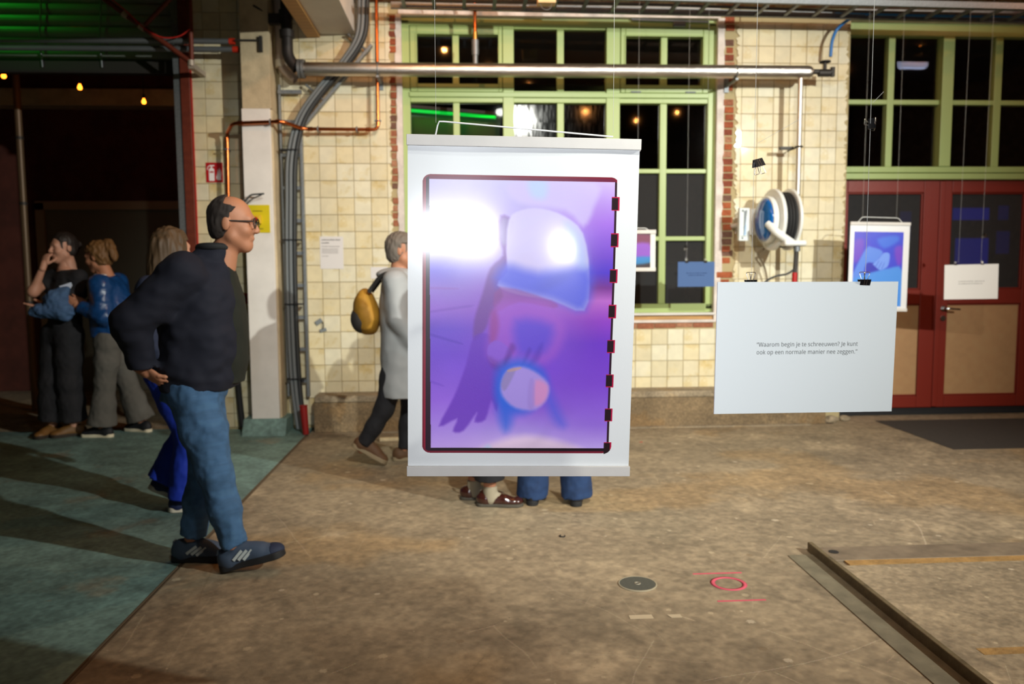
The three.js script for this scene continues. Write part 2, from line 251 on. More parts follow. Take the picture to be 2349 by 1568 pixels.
struct('trim_3', [bx(-2.495, -2.43, 0, 3.95, -0.16, 0.03, 0.004)], mGalv, 'galvanised guide rail of the roller shutter', 'guide rail');
{ const j = struct('trim_4', [bx(-2.432, -2.352, 0, 3.98, -0.2, 0.045, 0.004)], mRedOxide, 'red oxide steel jamb of the shutter opening', 'jamb'); mesh('red_edge', [bx(-2.352, -2.342, 0, 3.98, -0.1, 0.02)], mRedPaint, j); }
struct('wall_next_room', [bx(-9, -1.4, 0, CEIL, -2.85, -2.65)], M(0x5c3026, 0.9, 0, { map: mottled([235, 225, 220], 0.2, 12, 0.5) }), 'red wall of the room beyond the shutter', 'wall');
struct('wall_next_room', [bx(-1.6, -1.4, 0, CEIL, -2.65, -0.35)], M(0x5c3026, 0.9), 'red side wall of the room beyond the shutter', 'wall');
struct('wall_next_room', [bx(-9, -8.8, 0, CEIL, -2.65, 0)], M(0x5c3026, 0.9), 'far red side wall of the room beyond the shutter', 'wall');
struct('beam_next_room', [bx(-8.8, -1.6, 3.33, 3.52, -2.64, -2.40, 0.006)], mBeige, 'cream beam across the room beyond the shutter', 'beam');
{ const d = struct('door_2', null, null, 'cream framed doorway in the dark room beyond the shutter', 'door'); const m = M(0xa58c70, 0.6);
  mesh('frame', [bx(-5.06, -4.96, 0, 2.24, -2.66, -2.58), bx(-5.06, -2.8, 2.16, 2.26, -2.66, -2.58)], m, d); mesh('leaf', [bx(-4.96, -2.8, 0, 2.16, -2.66, -2.62)], M(0x77705f, 0.7), d); }

// ------------------------------------------------------------------ windows and doors
const ZG = -0.115; // glass
function pane(x0, x1, y0, y1, z, m, parent) { const g = new THREE.BoxGeometry(x1 - x0 + 0.012, y1 - y0 + 0.012, 0.004); const o = mesh('pane', new THREE.PlaneGeometry(x1 - x0 + 0.012, y1 - y0 + 0.012), m, parent); o.position.set((x0 + x1) / 2, (y0 + y1) / 2, z); return o; }
const bars = (list, z0, z1) => list.map(([x0, x1, y0, y1]) => bx(x0, x1, y0, y1, z0, z1, 0.006));
{ const w = struct('window_1', null, null, 'large green framed window with a grid of dark panes behind the steel pipe', 'window');
  mesh('outer_frame', bars([[-0.542, -0.472, 1.01, 3.66], [2.216, 2.286, 1.01, 3.66], [-0.542, 2.286, 3.565, 3.66], [-0.542, 2.286, 1.01, 1.093]], -0.15, -0.055), mGreen, w);
  mesh('mullion', bars([[0.352, 0.452, 1.093, 3.565]], -0.145, -0.050), mGreen, w);
  mesh('mullion', bars([[1.284, 1.408, 1.093, 3.565]], -0.145, -0.050), mGreen, w);
  mesh('transom', [...bars([[-0.472, 2.216, 2.905, 2.950]], -0.145, -0.062), ...bars([[-0.48, 2.22, 2.948, 2.992]], -0.145, -0.040)], mGreen, w);
  for (const [x0, x1, a, b, c, d] of [[-0.472, 0.352, -0.408, -0.094, -0.035, 0.315], [1.408, 2.216, 1.455, 1.783, 1.843, 2.162]]) {
    const k = mesh('casement', [...bars([[x0 + 0.004, a, 2.995, 3.562], [d, x1 - 0.004, 2.995, 3.562], [a, d, 3.490, 3.562], [a, d, 2.995, 3.065]], -0.135, -0.046), ...bars([[b, c, 3.065, 3.490]], -0.130, -0.075), ...bars([[a - 0.012, a + 0.003, 3.055, 3.50], [d - 0.003, d + 0.012, 3.055, 3.50], [a, d, 3.488, 3.502]], -0.12, -0.040)], mGreen, w);
    pane(a, b, 3.065, 3.49, ZG, mGlass, k); pane(c, d, 3.065, 3.49, ZG, mGlass, k);
    if (x0 > 1) for (const hx of [1.55, 2.05]) mesh('hinge', [rod([hx - 0.045, 3.0, -0.04], [hx + 0.045, 3.0, -0.04], 0.007)], mGalv, k);
  }
  { const b = [0.452, 0.840, 0.903, 1.284]; mesh('glazing_bar', bars([[0.840, 0.903, 3.008, 3.548]], -0.135, -0.075), mGreen, w); mesh('rail', bars([[0.452, 1.284, 2.992, 3.010], [0.452, 1.284, 3.547, 3.566]], -0.135, -0.07), mGreen, w); pane(b[0], b[1], 3.008, 3.548, ZG, mGlass, w); pane(b[2], b[3], 3.008, 3.548, ZG, mGlass, w); }
  for (const [a, b, c, d] of [[-0.472, -0.094, -0.035, 0.352], [0.452, 0.840, 0.903, 1.284], [1.408, 1.780, 1.844, 2.216]]) {
    mesh('glazing_bar', bars([[b, c, 1.093, 2.905]], -0.135, -0.072), mGreen, w);
    for (const y of [2.304, 1.692]) mesh('glazing_bar', bars([[a, d, y - 0.020, y + 0.020]], -0.133, -0.076), mGreen, w);
    for (const [y0, y1] of [[2.324, 2.905], [1.712, 2.284], [1.093, 1.672]]) { const gm = y1 < 2.5 ? mGlassDusty : a > 0 && a < 1 ? mGlassHaze : mGlass; pane(a, b, y0, y1, ZG, gm, w); pane(c, d, y0, y1, ZG, gm, w); }
  }
  mesh('sill', [bx(-0.56, 2.30, 0.990, 1.012, -0.16, 0.012, 0.004)], mWhitePaint, w); mesh('sill_board', [bx(-0.55, 2.29, 0.948, 0.990, -0.16, -0.02)], mWood, w); mesh('sill_bed', [bx(-0.56, 2.30, 0.922, 0.948, -0.16, 0.010, 0.004)], mPlaster, w);
  mesh('stay', [rod([1.50, 3.625, -0.02], [2.20, 3.612, -0.02], 0.010), bx(1.88, 1.99, 3.565, 3.62, -0.05, -0.005, 0.006)], mGalv, w);
}
{ const w = struct('window_2', null, null, 'green framed window of dark panes above the red doors', 'window'), z0 = -0.24, z1 = -0.14, zg = -0.2;
  mesh('outer_frame', [...bars([[3.47, 3.545, 2.24, 3.66], [5.475, 5.56, 0.05, 3.66], [3.47, 5.56, 3.545, 3.66]], z0, z1), ...bars([[3.47, 5.56, 2.300, 2.356]], z0, z1), ...bars([[3.47, 5.56, 2.236, 2.292]], z0, z1 + 0.02)], mGreen, w);
  mesh('mullion', bars([[4.450, 4.560, 2.356, 3.545]], z0, z1 + 0.012), mGreen, w);
  mesh('glazing_bar', bars([[3.944, 4.008, 2.356, 3.545]], z0, z1 - 0.02), mGreen, w); mesh('glazing_bar', bars([[4.975, 5.048, 2.356, 3.545]], z0, z1 - 0.02), mGreen, w);
  mesh('glazing_bar', bars([[3.545, 4.45, 2.929, 2.973]], z0, z1 - 0.024), mGreen, w); mesh('glazing_bar', bars([[4.56, 5.475, 2.929, 2.973]], z0, z1 - 0.024), mGreen, w);
  for (const [a, b] of [[3.545, 3.944], [4.008, 4.45], [4.56, 4.975], [5.048, 5.475]]) for (const [c, d] of [[2.356, 2.929], [2.973, 3.545]]) pane(a, b, c, d, zg, mGlass, w);
}
{ const d = struct('door_1', null, null, 'dark red double door with glass above and tan panels below', 'door'), z0 = -0.24, z1 = -0.175;
  for (const [x0, x1, ga, gb, pa, pb] of [[3.535, 4.515, 3.605, 4.345, 3.62, 4.345], [4.520, 5.472, 4.620, 5.352, 4.625, 5.340]]) {
    const leaf = mesh('leaf', [...bars([[x0, ga, 0.062, 2.232], [gb, x1, 0.062, 2.232], [ga, gb, 2.118, 2.232], [ga, gb, 1.062, 1.202], [ga, gb, 0.062, 0.175]], z0, z1)], mRed, d);
    pane(ga, gb, 1.202, 2.118, -0.212, mGlassDusty, leaf);
    mesh('lower_panel', [bx(pa - 0.01, pb + 0.01, 0.17, 1.066, -0.222, -0.198)], mPanelTan, leaf);
    mesh('glazing_bead', [...bars([[ga, ga + 0.014, 1.202, 2.118], [gb - 0.014, gb, 1.202, 2.118], [ga, gb, 2.104, 2.118], [ga, gb, 1.202, 1.216], [pa - 0.014, pa, 0.175, 1.062], [pb, pb + 0.014, 0.175, 1.062], [pa, pb, 1.048, 1.062], [pa, pb, 0.175, 0.189]], -0.222, -0.19)], mRed, leaf);
  }
  mesh('meeting_strip', bars([[4.493, 4.543, 0.07, 2.225]], -0.178, -0.160), mRed, d);
  const h = mesh('handle', [rod([4.575, 1.020, -0.178], [4.575, 1.020, -0.120], 0.012), bent([[4.575, 1.020, -0.120], [4.60, 1.020, -0.112], [4.705, 1.012, -0.112]], 0.02, 0.0095, 20), place(new THREE.CylinderGeometry(0.026, 0.026, 0.01, 20), 4.575, 1.020, -0.171, Math.PI / 2)], mChrome, d);
  mesh('lock_plate', [place(new THREE.CylinderGeometry(0.026, 0.026, 0.012, 20), 4.575, 0.925, -0.170, Math.PI / 2)], mChrome, d);
  mesh('threshold', [bx(3.50, 5.56, 0, 0.042, -0.30, -0.13, 0.004), bx(3.50, 5.56, 0.042, 0.060, -0.30, -0.155)], mBlack, d);
}
// outside: the yard at night
struct('wall_yard', [bx(-1.35, -1.2, 0, 5.5, -9, -0.35)], M(0x8f948c, 0.9), 'rendered yard side wall beyond the green window', 'wall');
struct('ground_yard', [bx(-1.4, 26, -0.2, -0.02, -14, -0.35)], M(0x5b5a57, 0.95, 0, { map: rep(concreteTex, 0.2) }), 'asphalt of the yard outside the windows', 'ground');
// ------------------------------------------------------------------ beams, trays and pipes
{ const b = struct('beam', [bx(-1.35, -0.93, 3.46, CEIL, 0, 12.9, 0.006)], mWhitePaint, 'white boxed beam running out from the tiled wall over the pillar', 'beam'); mesh('wood_lath', [bx(-1.352, -1.238, 3.432, 3.462, 0.002, 12.9, 0.003)], mWood, b); }
{ const b = struct('beam_steel', [bx(-0.9, 6.4, 3.735, 3.760, 0.02, 0.34), bx(-0.9, 6.4, 3.76, 4.2, 0.17, 0.19), bx(-0.9, 6.4, 4.2, 4.225, 0.02, 0.34)], mRust, 'rusty steel girder above the cable tray along the wall', 'beam'); }
{ const t = thing('cable_tray', 'grey steel ladder cable tray running along the top of the wall', 'cable tray', [-0.60, 3.60, 0.45]); t.rotation.z = -0.0105;
  for (const z of [-0.17, 0.17]) mesh('rail', [bx(0, 6.6, 0, 0.055, z - 0.006, z + 0.006, 0.003), bx(0, 6.6, 0, 0.005, z - 0.018, z + 0.018)], mGalv, t);
  for (let k = 0; k < 26; k++) mesh('rung', [bx(0.10 + k * 0.25, 0.13 + k * 0.25, 0.005, 0.025, -0.164, 0.164)], mGalv, t);
  mesh('cable', [curve([[0.1, 0.035, -0.06], [2, 0.04, -0.04], [4, 0.036, -0.08], [6.5, 0.04, -0.05]], 0.012, 60, 7)], mCableDark, t);
  mesh('blue_cable', [curve([[3.8, 0.045, -0.13], [4.6, 0.035, -0.135], [5.4, 0.04, -0.12], [6.5, 0.036, -0.13]], 0.013, 60, 7)], M(0x1767a8, 0.45), t);
  for (const x of [0.5, 3.2, 6.0]) mesh('hanger_rod', [rod([x, 0.05, -0.1], [x, 1.05 + x * 0.0105, -0.1], 0.006)], mGalv, t); }
{ const w = thing('timber_block', 'pale timber block hung under the ceiling with a wire loop', 'timber', [0.665, 3.50, 0.72]); mesh('block', [bx(-0.072, 0.072, 0.005, 1.15, -0.05, 0.05, 0.006)], M(0xffffff, 0.6, 0, { map: mottled([228, 196, 146], 0.08, 6, 2) }), w); mesh('wire_loop', [curve([[-0.055, 0.01, 0.02], [-0.03, -0.035, 0.03], [0.005, -0.045, 0.03], [0.03, -0.03, 0.03], [0.04, 0.01, 0.02]], 0.0022, 20, 6)], mGalv, w); }
// the big steel pipe with its drop, valve and downpipe
{ const p = thing('steel_pipe', 'long horizontal bare steel pipe crossing in front of the green window', 'pipe', [0, 0, 0]); const Y = 3.108, Z = 0.25;
  mesh('tube', [rod([-1.33, Y, Z], [3.00, Y + 0.006, Z], 0.0565, 28)], mSteel, p); mesh('end_cap', [place(new THREE.SphereGeometry(0.0565, 20, 8, 0, 6.3, 0, Math.PI / 2), 3.0, Y + 0.006, Z, 0, 0, -Math.PI / 2)], mSteel, p);
  mesh('flange', [rod([-1.385, Y, Z], [-1.362, Y, Z], 0.078, 24), rod([-1.355, Y, Z], [-1.333, Y, Z], 0.078, 24)], mGalv, p);
  for (let k = 0; k < 6; k++) { const a = k * Math.PI / 3; mesh('flange_bolt', [rod([-1.395, Y + 0.066 * Math.cos(a), Z + 0.066 * Math.sin(a)], [-1.322, Y + 0.066 * Math.cos(a), Z + 0.066 * Math.sin(a)], 0.006, 6)], mDarkSteel, p); }
  for (const x of [-0.72, 2.36]) mesh('bracket', [bx(x - 0.012, x + 0.012, Y - 0.075, Y - 0.058, 0.012, Z + 0.05), bx(x - 0.02, x + 0.02, Y - 0.12, Y + 0.02, 0.011, 0.020), place(new THREE.TorusGeometry(0.060, 0.005, 6, 24), x, Y, Z, 0, Math.PI / 2)], mGalv, p);
  const v = mesh('valve', [rod([2.98, Y + 0.01, Z], [3.22, Y + 0.012, Z], 0.022, 14), rod([3.10, Y, Z], [3.20, Y, Z], 0.034, 6), rod([3.155, Y, Z], [3.155, Y + 0.085, Z], 0.016, 10), rod([3.225, Y - 0.03, Z], [3.225, Y + 0.05, Z], 0.020, 10)], mDarkSteel, p);
  mesh('handwheel', [place(new THREE.TorusGeometry(0.043, 0.007, 8, 24), 3.155, Y + 0.095, Z, Math.PI / 2), rod([3.112, Y + 0.095, Z], [3.198, Y + 0.095, Z], 0.005), rod([3.155, Y + 0.095, Z - 0.043], [3.155, Y + 0.095, Z + 0.043], 0.005)], mBlack, v);
  const d = mesh('branch_pipe', [rod([2.94, 1.10, Z], [2.94, Y - 0.03, Z], 0.0215, 16)], M(0xffffff, 0.4, 0.9, { map: steelTex }), p);
  mesh('clamp', [place(new THREE.TorusGeometry(0.028, 0.008, 8, 20), 2.94, 2.475, Z, Math.PI / 2), bx(2.80, 2.92, 2.462, 2.486, Z - 0.10, Z - 0.06), rod([2.94, 2.475, 0.012], [2.94, 2.475, Z], 0.007)], mDarkSteel, d); }
{ const p = thing('copper_drop', 'short copper pipe with brass couplings dropping onto the steel pipe', 'pipe', [0.105, 3.163, 0.25]);
  mesh('tube', [rod([0, 0.24, 0], [0, 0.56, 0], 0.0145, 14)], mCopper, p); mesh('brass_neck', [rod([0, 0.19, 0], [0, 0.26, 0], 0.020, 12)], mBrass, p);
  mesh('coupling', [rod([0, 0.145, 0], [0, 0.195, 0], 0.034, 6), rod([0, 0.07, 0], [0, 0.15, 0], 0.029, 16), rod([0, 0.10, 0], [0, 0.115, 0], 0.035, 6)], mGalv, p); mesh('nipple', [rod([0, -0.02, 0], [0, 0.075, 0], 0.021, 12)], mGalv, p); }
{ const p = thing('copper_pipe', 'bright copper water pipe stepping across the pillar and up the tiles', 'pipe'); const pts = [[-2.045, 1.70, 0.12], [-2.03, 2.595, 0.12], [-1.93, 2.648, 0.30], [-1.52, 2.665, 0.30], [-1.38, 2.632, 0.14], [-0.742, 2.632, 0.12], [-0.735, 3.715, 0.12]];
  mesh('tube', [bent(pts, 0.05, 0.0155, 160, 14)], mCopper, p);
  for (const [x, y, z, ax] of [[-2.038, 2.46, 0.12, 1], [-0.742, 2.705, 0.12, 1], [-1.62, 2.661, 0.30, 0], [-1.255, 2.632, 0.137, 0], [-0.925, 2.632, 0.125, 0]]) mesh('pipe_clip', [place(new THREE.TorusGeometry(0.021, 0.006, 8, 20), x, y, z, ax ? Math.PI / 2 : 0, ax ? 0 : Math.PI / 2, 0), ax ? rod([x, y, 0.012], [x, y, z - 0.018], 0.005) : rod([x, y, z > 0.2 ? 0.256 : 0.012], [x, y, z - 0.016], 0.005), bx(x - 0.03, x + 0.03, y - 0.006, y + 0.006, z + 0.006, z + 0.012)], mGalv, p);
  for (const [a, b] of [[[-2.031, 2.52, 0.12], [-2.034, 2.565, 0.12]], [[-1.885, 2.650, 0.30], [-1.845, 2.651, 0.30]], [[-1.575, 2.664, 0.30], [-1.54, 2.665, 0.30]], [[-1.34, 2.632, 0.139], [-1.30, 2.632, 0.138]], [[-0.85, 2.632, 0.122], [-0.81, 2.632, 0.122]], [[-0.741, 2.675, 0.12], [-0.741, 2.71, 0.12]]]) mesh('collar', [rod(a, b, 0.0185, 14)], mCopper, p); }
{ const p = thing('cast_iron_pipe', 'black cast iron downpipe bending into the flange of the steel pipe', 'pipe'); mesh('tube', [bent([[-1.47, 3.95, 0.25], [-1.47, 3.20, 0.25], [-1.39, 3.108, 0.25]], 0.07, 0.048, 40, 16)], M(0x2a2523, 0.55, 0.2), p); for (const y of [3.52, 3.36]) mesh('socket_ring', [rod([-1.47, y, 0.25], [-1.47, y + 0.06, 0.25], 0.062, 18)], M(0x2a2523, 0.55, 0.2), p); mesh('lug', [bx(-1.62, -1.52, 3.47, 3.56, 0.2, 0.26, 0.01), rod([-1.62, 3.55, 0.23], [-1.74, 3.62, 0.25], 0.008)], M(0x2a2523, 0.55, 0.2), p); }
{ const p = thing('soil_pipe', 'short pale grey pipe stub on the tiles behind the black downpipe', 'pipe'); mesh('tube', [bent([[-1.565, 3.95, 0.08], [-1.565, 3.16, 0.08], [-1.44, 3.06, 0.08]], 0.08, 0.042, 40, 14)], M(0xb9aa9c, 0.55), p); mesh('collar', [rod([-1.565, 3.16, 0.08], [-1.565, 3.22, 0.08], 0.050, 16)], M(0xd6cdb8, 0.5), p); }
{ const p = thing('blue_hose', 'short bent blue hose hanging from the cable tray', 'hose'); mesh('tube', [curve([[3.52, 3.600, 0.285], [3.40, 3.585, 0.24], [3.31, 3.52, 0.15], [3.262, 3.42, 0.15], [3.248, 3.275, 0.15]], 0.014, 30, 10)], M(0x2f78c2, 0.4), p); }
// cable ladder with its bundle
{ const t = thing('cable_ladder', 'galvanised cable ladder climbing the tiles with a bundle of grey cables', 'cable ladder'); const zz = 0.075;
  mesh('rail', [bx(-1.424, -1.400, 0.30, 2.68, zz - 0.03, zz + 0.02, 0.003)], mGalv, t); mesh('rail', [bx(-1.600, -1.582, 0.30, 3.02, zz - 0.05, zz - 0.005, 0.003)], mGalv, t);
  const q = (u) => [lerp(-1.40, -0.79, u), lerp(2.66, 3.36, u)];
  { const g = bx(0, 0.945, -0.012, 0.012, zz - 0.03, zz + 0.02, 0.003); mesh('rail', [place(g, -1.408, 2.645, 0, 0, 0, Math.atan2(0.70, 0.61))], mGalv, t); }
  for (let k = 0; k < 9; k++) mesh('rung', [bx(-1.59, -1.41, 0.425 + k * 0.283, 0.455 + k * 0.283, zz - 0.02, zz)], mGalv, t);
  for (const u of [0.32, 0.93]) { const [x, y] = q(u); mesh('rung', [rod([x, y, zz], [x - 0.155, y + 0.135, zz], 0.011, 6)], mGalv, t); }
  mesh('rung', [bx(-1.60, -1.40, 2.94, 2.972, zz - 0.02, zz + 0.01)], mGalv, t);
  for (let k = 0; k < 6; k++) { const a = (k % 3) * 0.033, b = Math.floor(k / 3) * 0.03, r = k % 2 ? 0.0145 : 0.017; mesh('cable', [curve([[-1.50 + a * 0.8, 0.02, 0.12 + b], [-1.545 + a, 0.42, 0.10 + b], [-1.558 + a, 1.2, 0.10 + b], [-1.540 + a, 2.0, 0.10 + b], [-1.515 + a, 2.42, 0.10 + b], [-1.43 + a, 2.72, 0.10 + b], [-1.26 + a, 2.965, 0.10 + b], [-1.03 + a, 3.22, 0.10 + b], [-0.905 + a, 3.42, 0.11 + b], [-0.875 + a, 3.70, 0.12 + b], [-0.865 + a, 3.98, 0.12 + b]], r, 90, 8)], k % 3 === 2 ? mCableDark : mCable, t); }
  for (const y of [0.46, 1.12, 1.68, 2.45]) mesh('cable_tie', [bx(-1.585, -1.43, y, y + 0.012, 0.085, 0.155, 0.003)], mBlack, t); }
{ const t = thing('floor_duct_stub', 'short red plastic duct standing in the corner beside the plinth', 'duct', [-1.40, 0, 0.30]); t.rotation.z = 0.06; mesh('tube', [place(new THREE.CylinderGeometry(0.034, 0.026, 0.25, 18, 1, true), 0, 0.128, 0), place(new THREE.TorusGeometry(0.034, 0.004, 6, 20), 0, 0.253, 0, Math.PI / 2)], M(0x8e1512, 0.5, 0, { side: THREE.DoubleSide }), t); mesh('cable_end', [rod([0, 0.0, 0], [0.002, 0.24, 0], 0.014, 10)], mGreyPaint, t); }
{ const t = thing('floor_hose', 'thick black hose running down the tiles beside the pillar to the floor', 'hose'); mesh('tube', [curve([[-2.10, 0.95, 0.05], [-2.06, 0.72, 0.05], [-2.04, 0.50, 0.05], [-2.02, 0.22, 0.06], [-2.0, 0.03, 0.08]], 0.026, 30, 10)], mBlackRubber, t); }
// shutter ironwork
{ const t = thing('conduit_rail', 'pair of grey steel tubes with red end caps across the shutter', 'conduit'); for (const [y, z, x1] of [[3.335, 0.22, -1.915], [3.278, 0.19, -1.895]]) { mesh('tube', [rod([-6.95, y - 0.01, z], [x1, y, z], 0.023, 14)], mGalv, t); mesh('end_cap', [rod([x1 - 0.04, y, z], [x1 + 0.006, y, z], 0.026, 14)], M(0xc22d14, 0.5), t); } mesh('tie_rod', [rod([-1.90, 3.335, 0.262], [-1.70, 3.335, 0.262], 0.008), bx(-1.70, -1.672, 3.24, 3.37, 0.246, 0.275, 0.003)], mDarkSteel, t); for (const x of [-6.0, -4.2, -2.40]) mesh('bracket', [bx(x - 0.015, x + 0.015, 3.25, 3.36, -0.02, 0.2)], mDarkSteel, t); }
{ const t = thing('pipe_brace', 'red oxide pipe bracing with pale clamps above the shutter jamb', 'pipe'); mesh('post', [rod([-2.244, 3.11, 0.30], [-2.234, 4.60, 0.30], 0.019, 14)], mRedOxide, t); mesh('diagonal', [rod([-2.25, 3.14, 0.30], [-3.80, 4.29, 0.30], 0.022, 14)], mRedOxide, t); mesh('strut', [rod([-2.62, 3.425, 0.30], [-1.60, 4.45, 0.30], 0.018, 14)], mRedOxide, t);
  const cl = M(0xb7a898, 0.5, 0.3); for (const [x, y] of [[-2.25, 3.135], [-2.63, 3.42], [-2.76, 3.515]]) mesh('clamp', [place(new THREE.CylinderGeometry(0.029, 0.029, 0.045, 12), x, y, 0.30, 0, 0, x > -2.3 ? 0 : 0.93)], cl, t); mesh('wall_bracket', [bx(-2.27, -2.22, 3.09, 3.13, 0.012, 0.31)], cl, t);
  mesh('red_cable', [curve([[-2.95, 3.70, 0.325], [-2.75, 3.545, 0.33], [-2.60, 3.40, 0.33], [-2.47, 3.335, 0.32], [-2.33, 3.345, 0.32], [-2.24, 3.40, 0.33]], 0.006, 50, 6)], M(0xc0271d, 0.5), t); }
{ const t = thing('standpipe', 'tall thin pipe standing in the dark room beyond the shutter', 'pipe'); mesh('tube', [rod([-4.455, 0, -1.2], [-4.455, 4.64, -1.2], 0.034, 14)], M(0x6a5640, 0.45, 0.3), t); for (const y of [1.1, 2.1, 2.75]) mesh('collar', [rod([-4.455, y, -1.2], [-4.455, y + 0.03, -1.2], 0.040, 14)], mDarkSteel, t); }

// ------------------------------------------------------------------ signs and wall pieces
function canvasTex(w, h, draw) { const c = document.createElement('canvas'); c.width = w; c.height = h; const x = c.getContext('2d'); draw(x, w, h); const t = new THREE.CanvasTexture(c); t.colorSpace = THREE.SRGBColorSpace; return t; }
function sheet(name, label, cat, w, h, th, face, back, pos, rot, group) { // a thin board, its printed face a part
  const o = thing(name, label, cat, pos, 0, group); o.rotation.order = 'YXZ'; o.rotation.set(rot[1] * DEG, rot[0] * DEG, rot[2] * DEG);
  mesh('board', [bx(-w / 2, w / 2, -h / 2, h / 2, -th, -0.0003)], back, o); const p = mesh('print', new THREE.PlaneGeometry(w, h), face, o); p.position.z = 0.0002; return o;
}
const greek = (x, x0, x1, y, hgt, col, seed) => { const r = rng(seed); x.fillStyle = col; let a = x0; while (a < x1) { const w = hgt * (1 + r() * 3.4), e = Math.min(x1, a + w); for (let q = a; q < e - 1; q += hgt * 0.55) { const hh = hgt * (0.55 + 0.45 * r()); x.fillRect(q, y - hh, hgt * 0.36, hh); } a = e + hgt * 0.5; } };
sheet('fire_sign', 'red fire extinguisher sign with white symbols on the tiles', 'sign', 0.146, 0.172, 0.003, M(0xffffff, 0.4, 0, { map: canvasTex(292, 344, (x) => {
  x.fillStyle = '#b3141c'; x.fillRect(0, 0, 292, 344); x.fillStyle = '#f2eeee'; x.beginPath(); x.roundRect(52, 130, 92, 186, 10); x.fill(); x.beginPath(); x.ellipse(98, 132, 46, 40, 0, Math.PI, 0); x.fill(); x.fillRect(86, 60, 24, 40); x.fillRect(64, 44, 84, 20); x.lineWidth = 12; x.strokeStyle = '#f2eeee'; x.beginPath(); x.moveTo(70, 56); x.quadraticCurveTo(24, 70, 30, 130); x.stroke(); x.fillStyle = '#b3141c'; x.fillRect(64, 150, 68, 26);
  x.fillStyle = '#f2eeee'; for (const [a, b, s] of [[196, 300, 1], [224, 306, 1.15], [250, 300, 0.9]]) { x.beginPath(); x.moveTo(a - 10, b); x.bezierCurveTo(a - 44 * s, b - 60 * s, a + 10, b - 90 * s, a + 6, b - 190 * s); x.bezierCurveTo(a + 34 * s, b - 110 * s, a - 12, b - 70 * s, a + 8, b); x.fill(); }
}) }), mWhite, [-2.181, 2.278, 0.013], [0, 0, 0]);
sheet('number_plate', 'small dark red number plate reading 13 beside the pillar', 'sign', 0.115, 0.098, 0.003, M(0xffffff, 0.5, 0, { map: canvasTex(230, 196, (x) => { x.fillStyle = '#8f2a1c'; x.fillRect(0, 0, 230, 196); x.fillStyle = '#1c0e0c'; x.font = 'bold 150px sans-serif'; x.textAlign = 'center'; x.fillText('13', 128, 152); }) }), mRedPaint, [-1.945, 1.175, 0.013], [0, 0, 0]);
{ const o = sheet('emergency_stop_board', 'yellow board with a red push button on the white pillar', 'switch', 0.205, 0.235, 0.004, M(0xd9c512, 0.45), M(0xd9c512, 0.5), [-1.762, 1.860, 0.257], [0, 0, 0]); mesh('button_box', [bx(-0.035, 0.035, -0.045, 0.03, 0, 0.045, 0.006)], M(0xe0bb2a, 0.45), o); mesh('button', [place(new THREE.CylinderGeometry(0.02, 0.016, 0.03, 18), 0, -0.008, 0.055, Math.PI / 2)], mRedPaint, o); mesh('lettering', [place(new THREE.PlaneGeometry(0.085, 0.006), 0, 0.065, 0.001), place(new THREE.PlaneGeometry(0.07, 0.006), 0.01, -0.085, 0.001)], M(0x4a4212, 0.6), o); }
{ const o = thing('pillar_bracket', 'grey steel wall bracket on the white pillar above the yellow board', 'bracket', [-1.78, 2.04, 0.25]); mesh('arm', [bent([[-0.09, -0.045, 0.01], [-0.02, 0.018, 0.06], [0.10, 0.022, 0.10]], 0.03, 0.008, 24), bent([[-0.09, -0.075, 0.01], [0.0, -0.012, 0.06], [0.08, 0.012, 0.10]], 0.03, 0.006, 24), bx(-0.10, -0.08, -0.09, -0.02, 0.0, 0.012)], mGalv, o); }
{ const o = thing('broken_socket', 'small torn-off grey wall socket remains on the tiles by the ladder', 'socket', [-1.293, 0.935, 0.012]); mesh('upper_piece', [place(bx(-0.035, 0.03, 0.015, 0.055, 0, 0.012, 0.003), 0, 0, 0, 0, 0, 0.6)], mGreyPaint, o); mesh('lower_piece', [place(bx(-0.03, 0.03, -0.065, -0.035, 0, 0.012, 0.003), 0, 0, 0, 0, 0, 0.3)], mGreyPaint, o); mesh('wire_stub', [curve([[0.01, 0.03, 0.008], [0.02, 0.0, 0.02], [0.01, -0.04, 0.01]], 0.004, 16, 6)], mBlack, o); }
sheet('info_sheet', 'white sheet with a bold heading and paragraph taped to the tiles', 'paper', 0.205, 0.286, 0.0008, M(0xffffff, 0.6, 0, { map: canvasTex(410, 572, (x) => { x.fillStyle = '#dcd8d6'; x.fillRect(0, 0, 410, 572); greek(x, 28, 352, 70, 26, '#3c3a3a', 3); greek(x, 28, 150, 124, 26, '#3c3a3a', 4); greek(x, 28, 350, 182, 15, '#5a5757', 5); for (let k = 0; k < 8; k++) greek(x, 30, 330 - (k % 3) * 14, 216 + k * 12, 7, '#6e6b6b', 9 + k); greek(x, 30, 140, 352, 12, '#6a6767', 30); }) }), mWhite, [-1.185, 1.576, 0.012], [0, 0, -0.4]);
sheet('caption_card', 'small blank white caption card on the tiles by the coat wearer', 'paper', 0.15, 0.105, 0.0008, M(0xdad6d4, 0.6), mWhite, [-0.770, 1.395, 0.012], [0, 0, 0]);

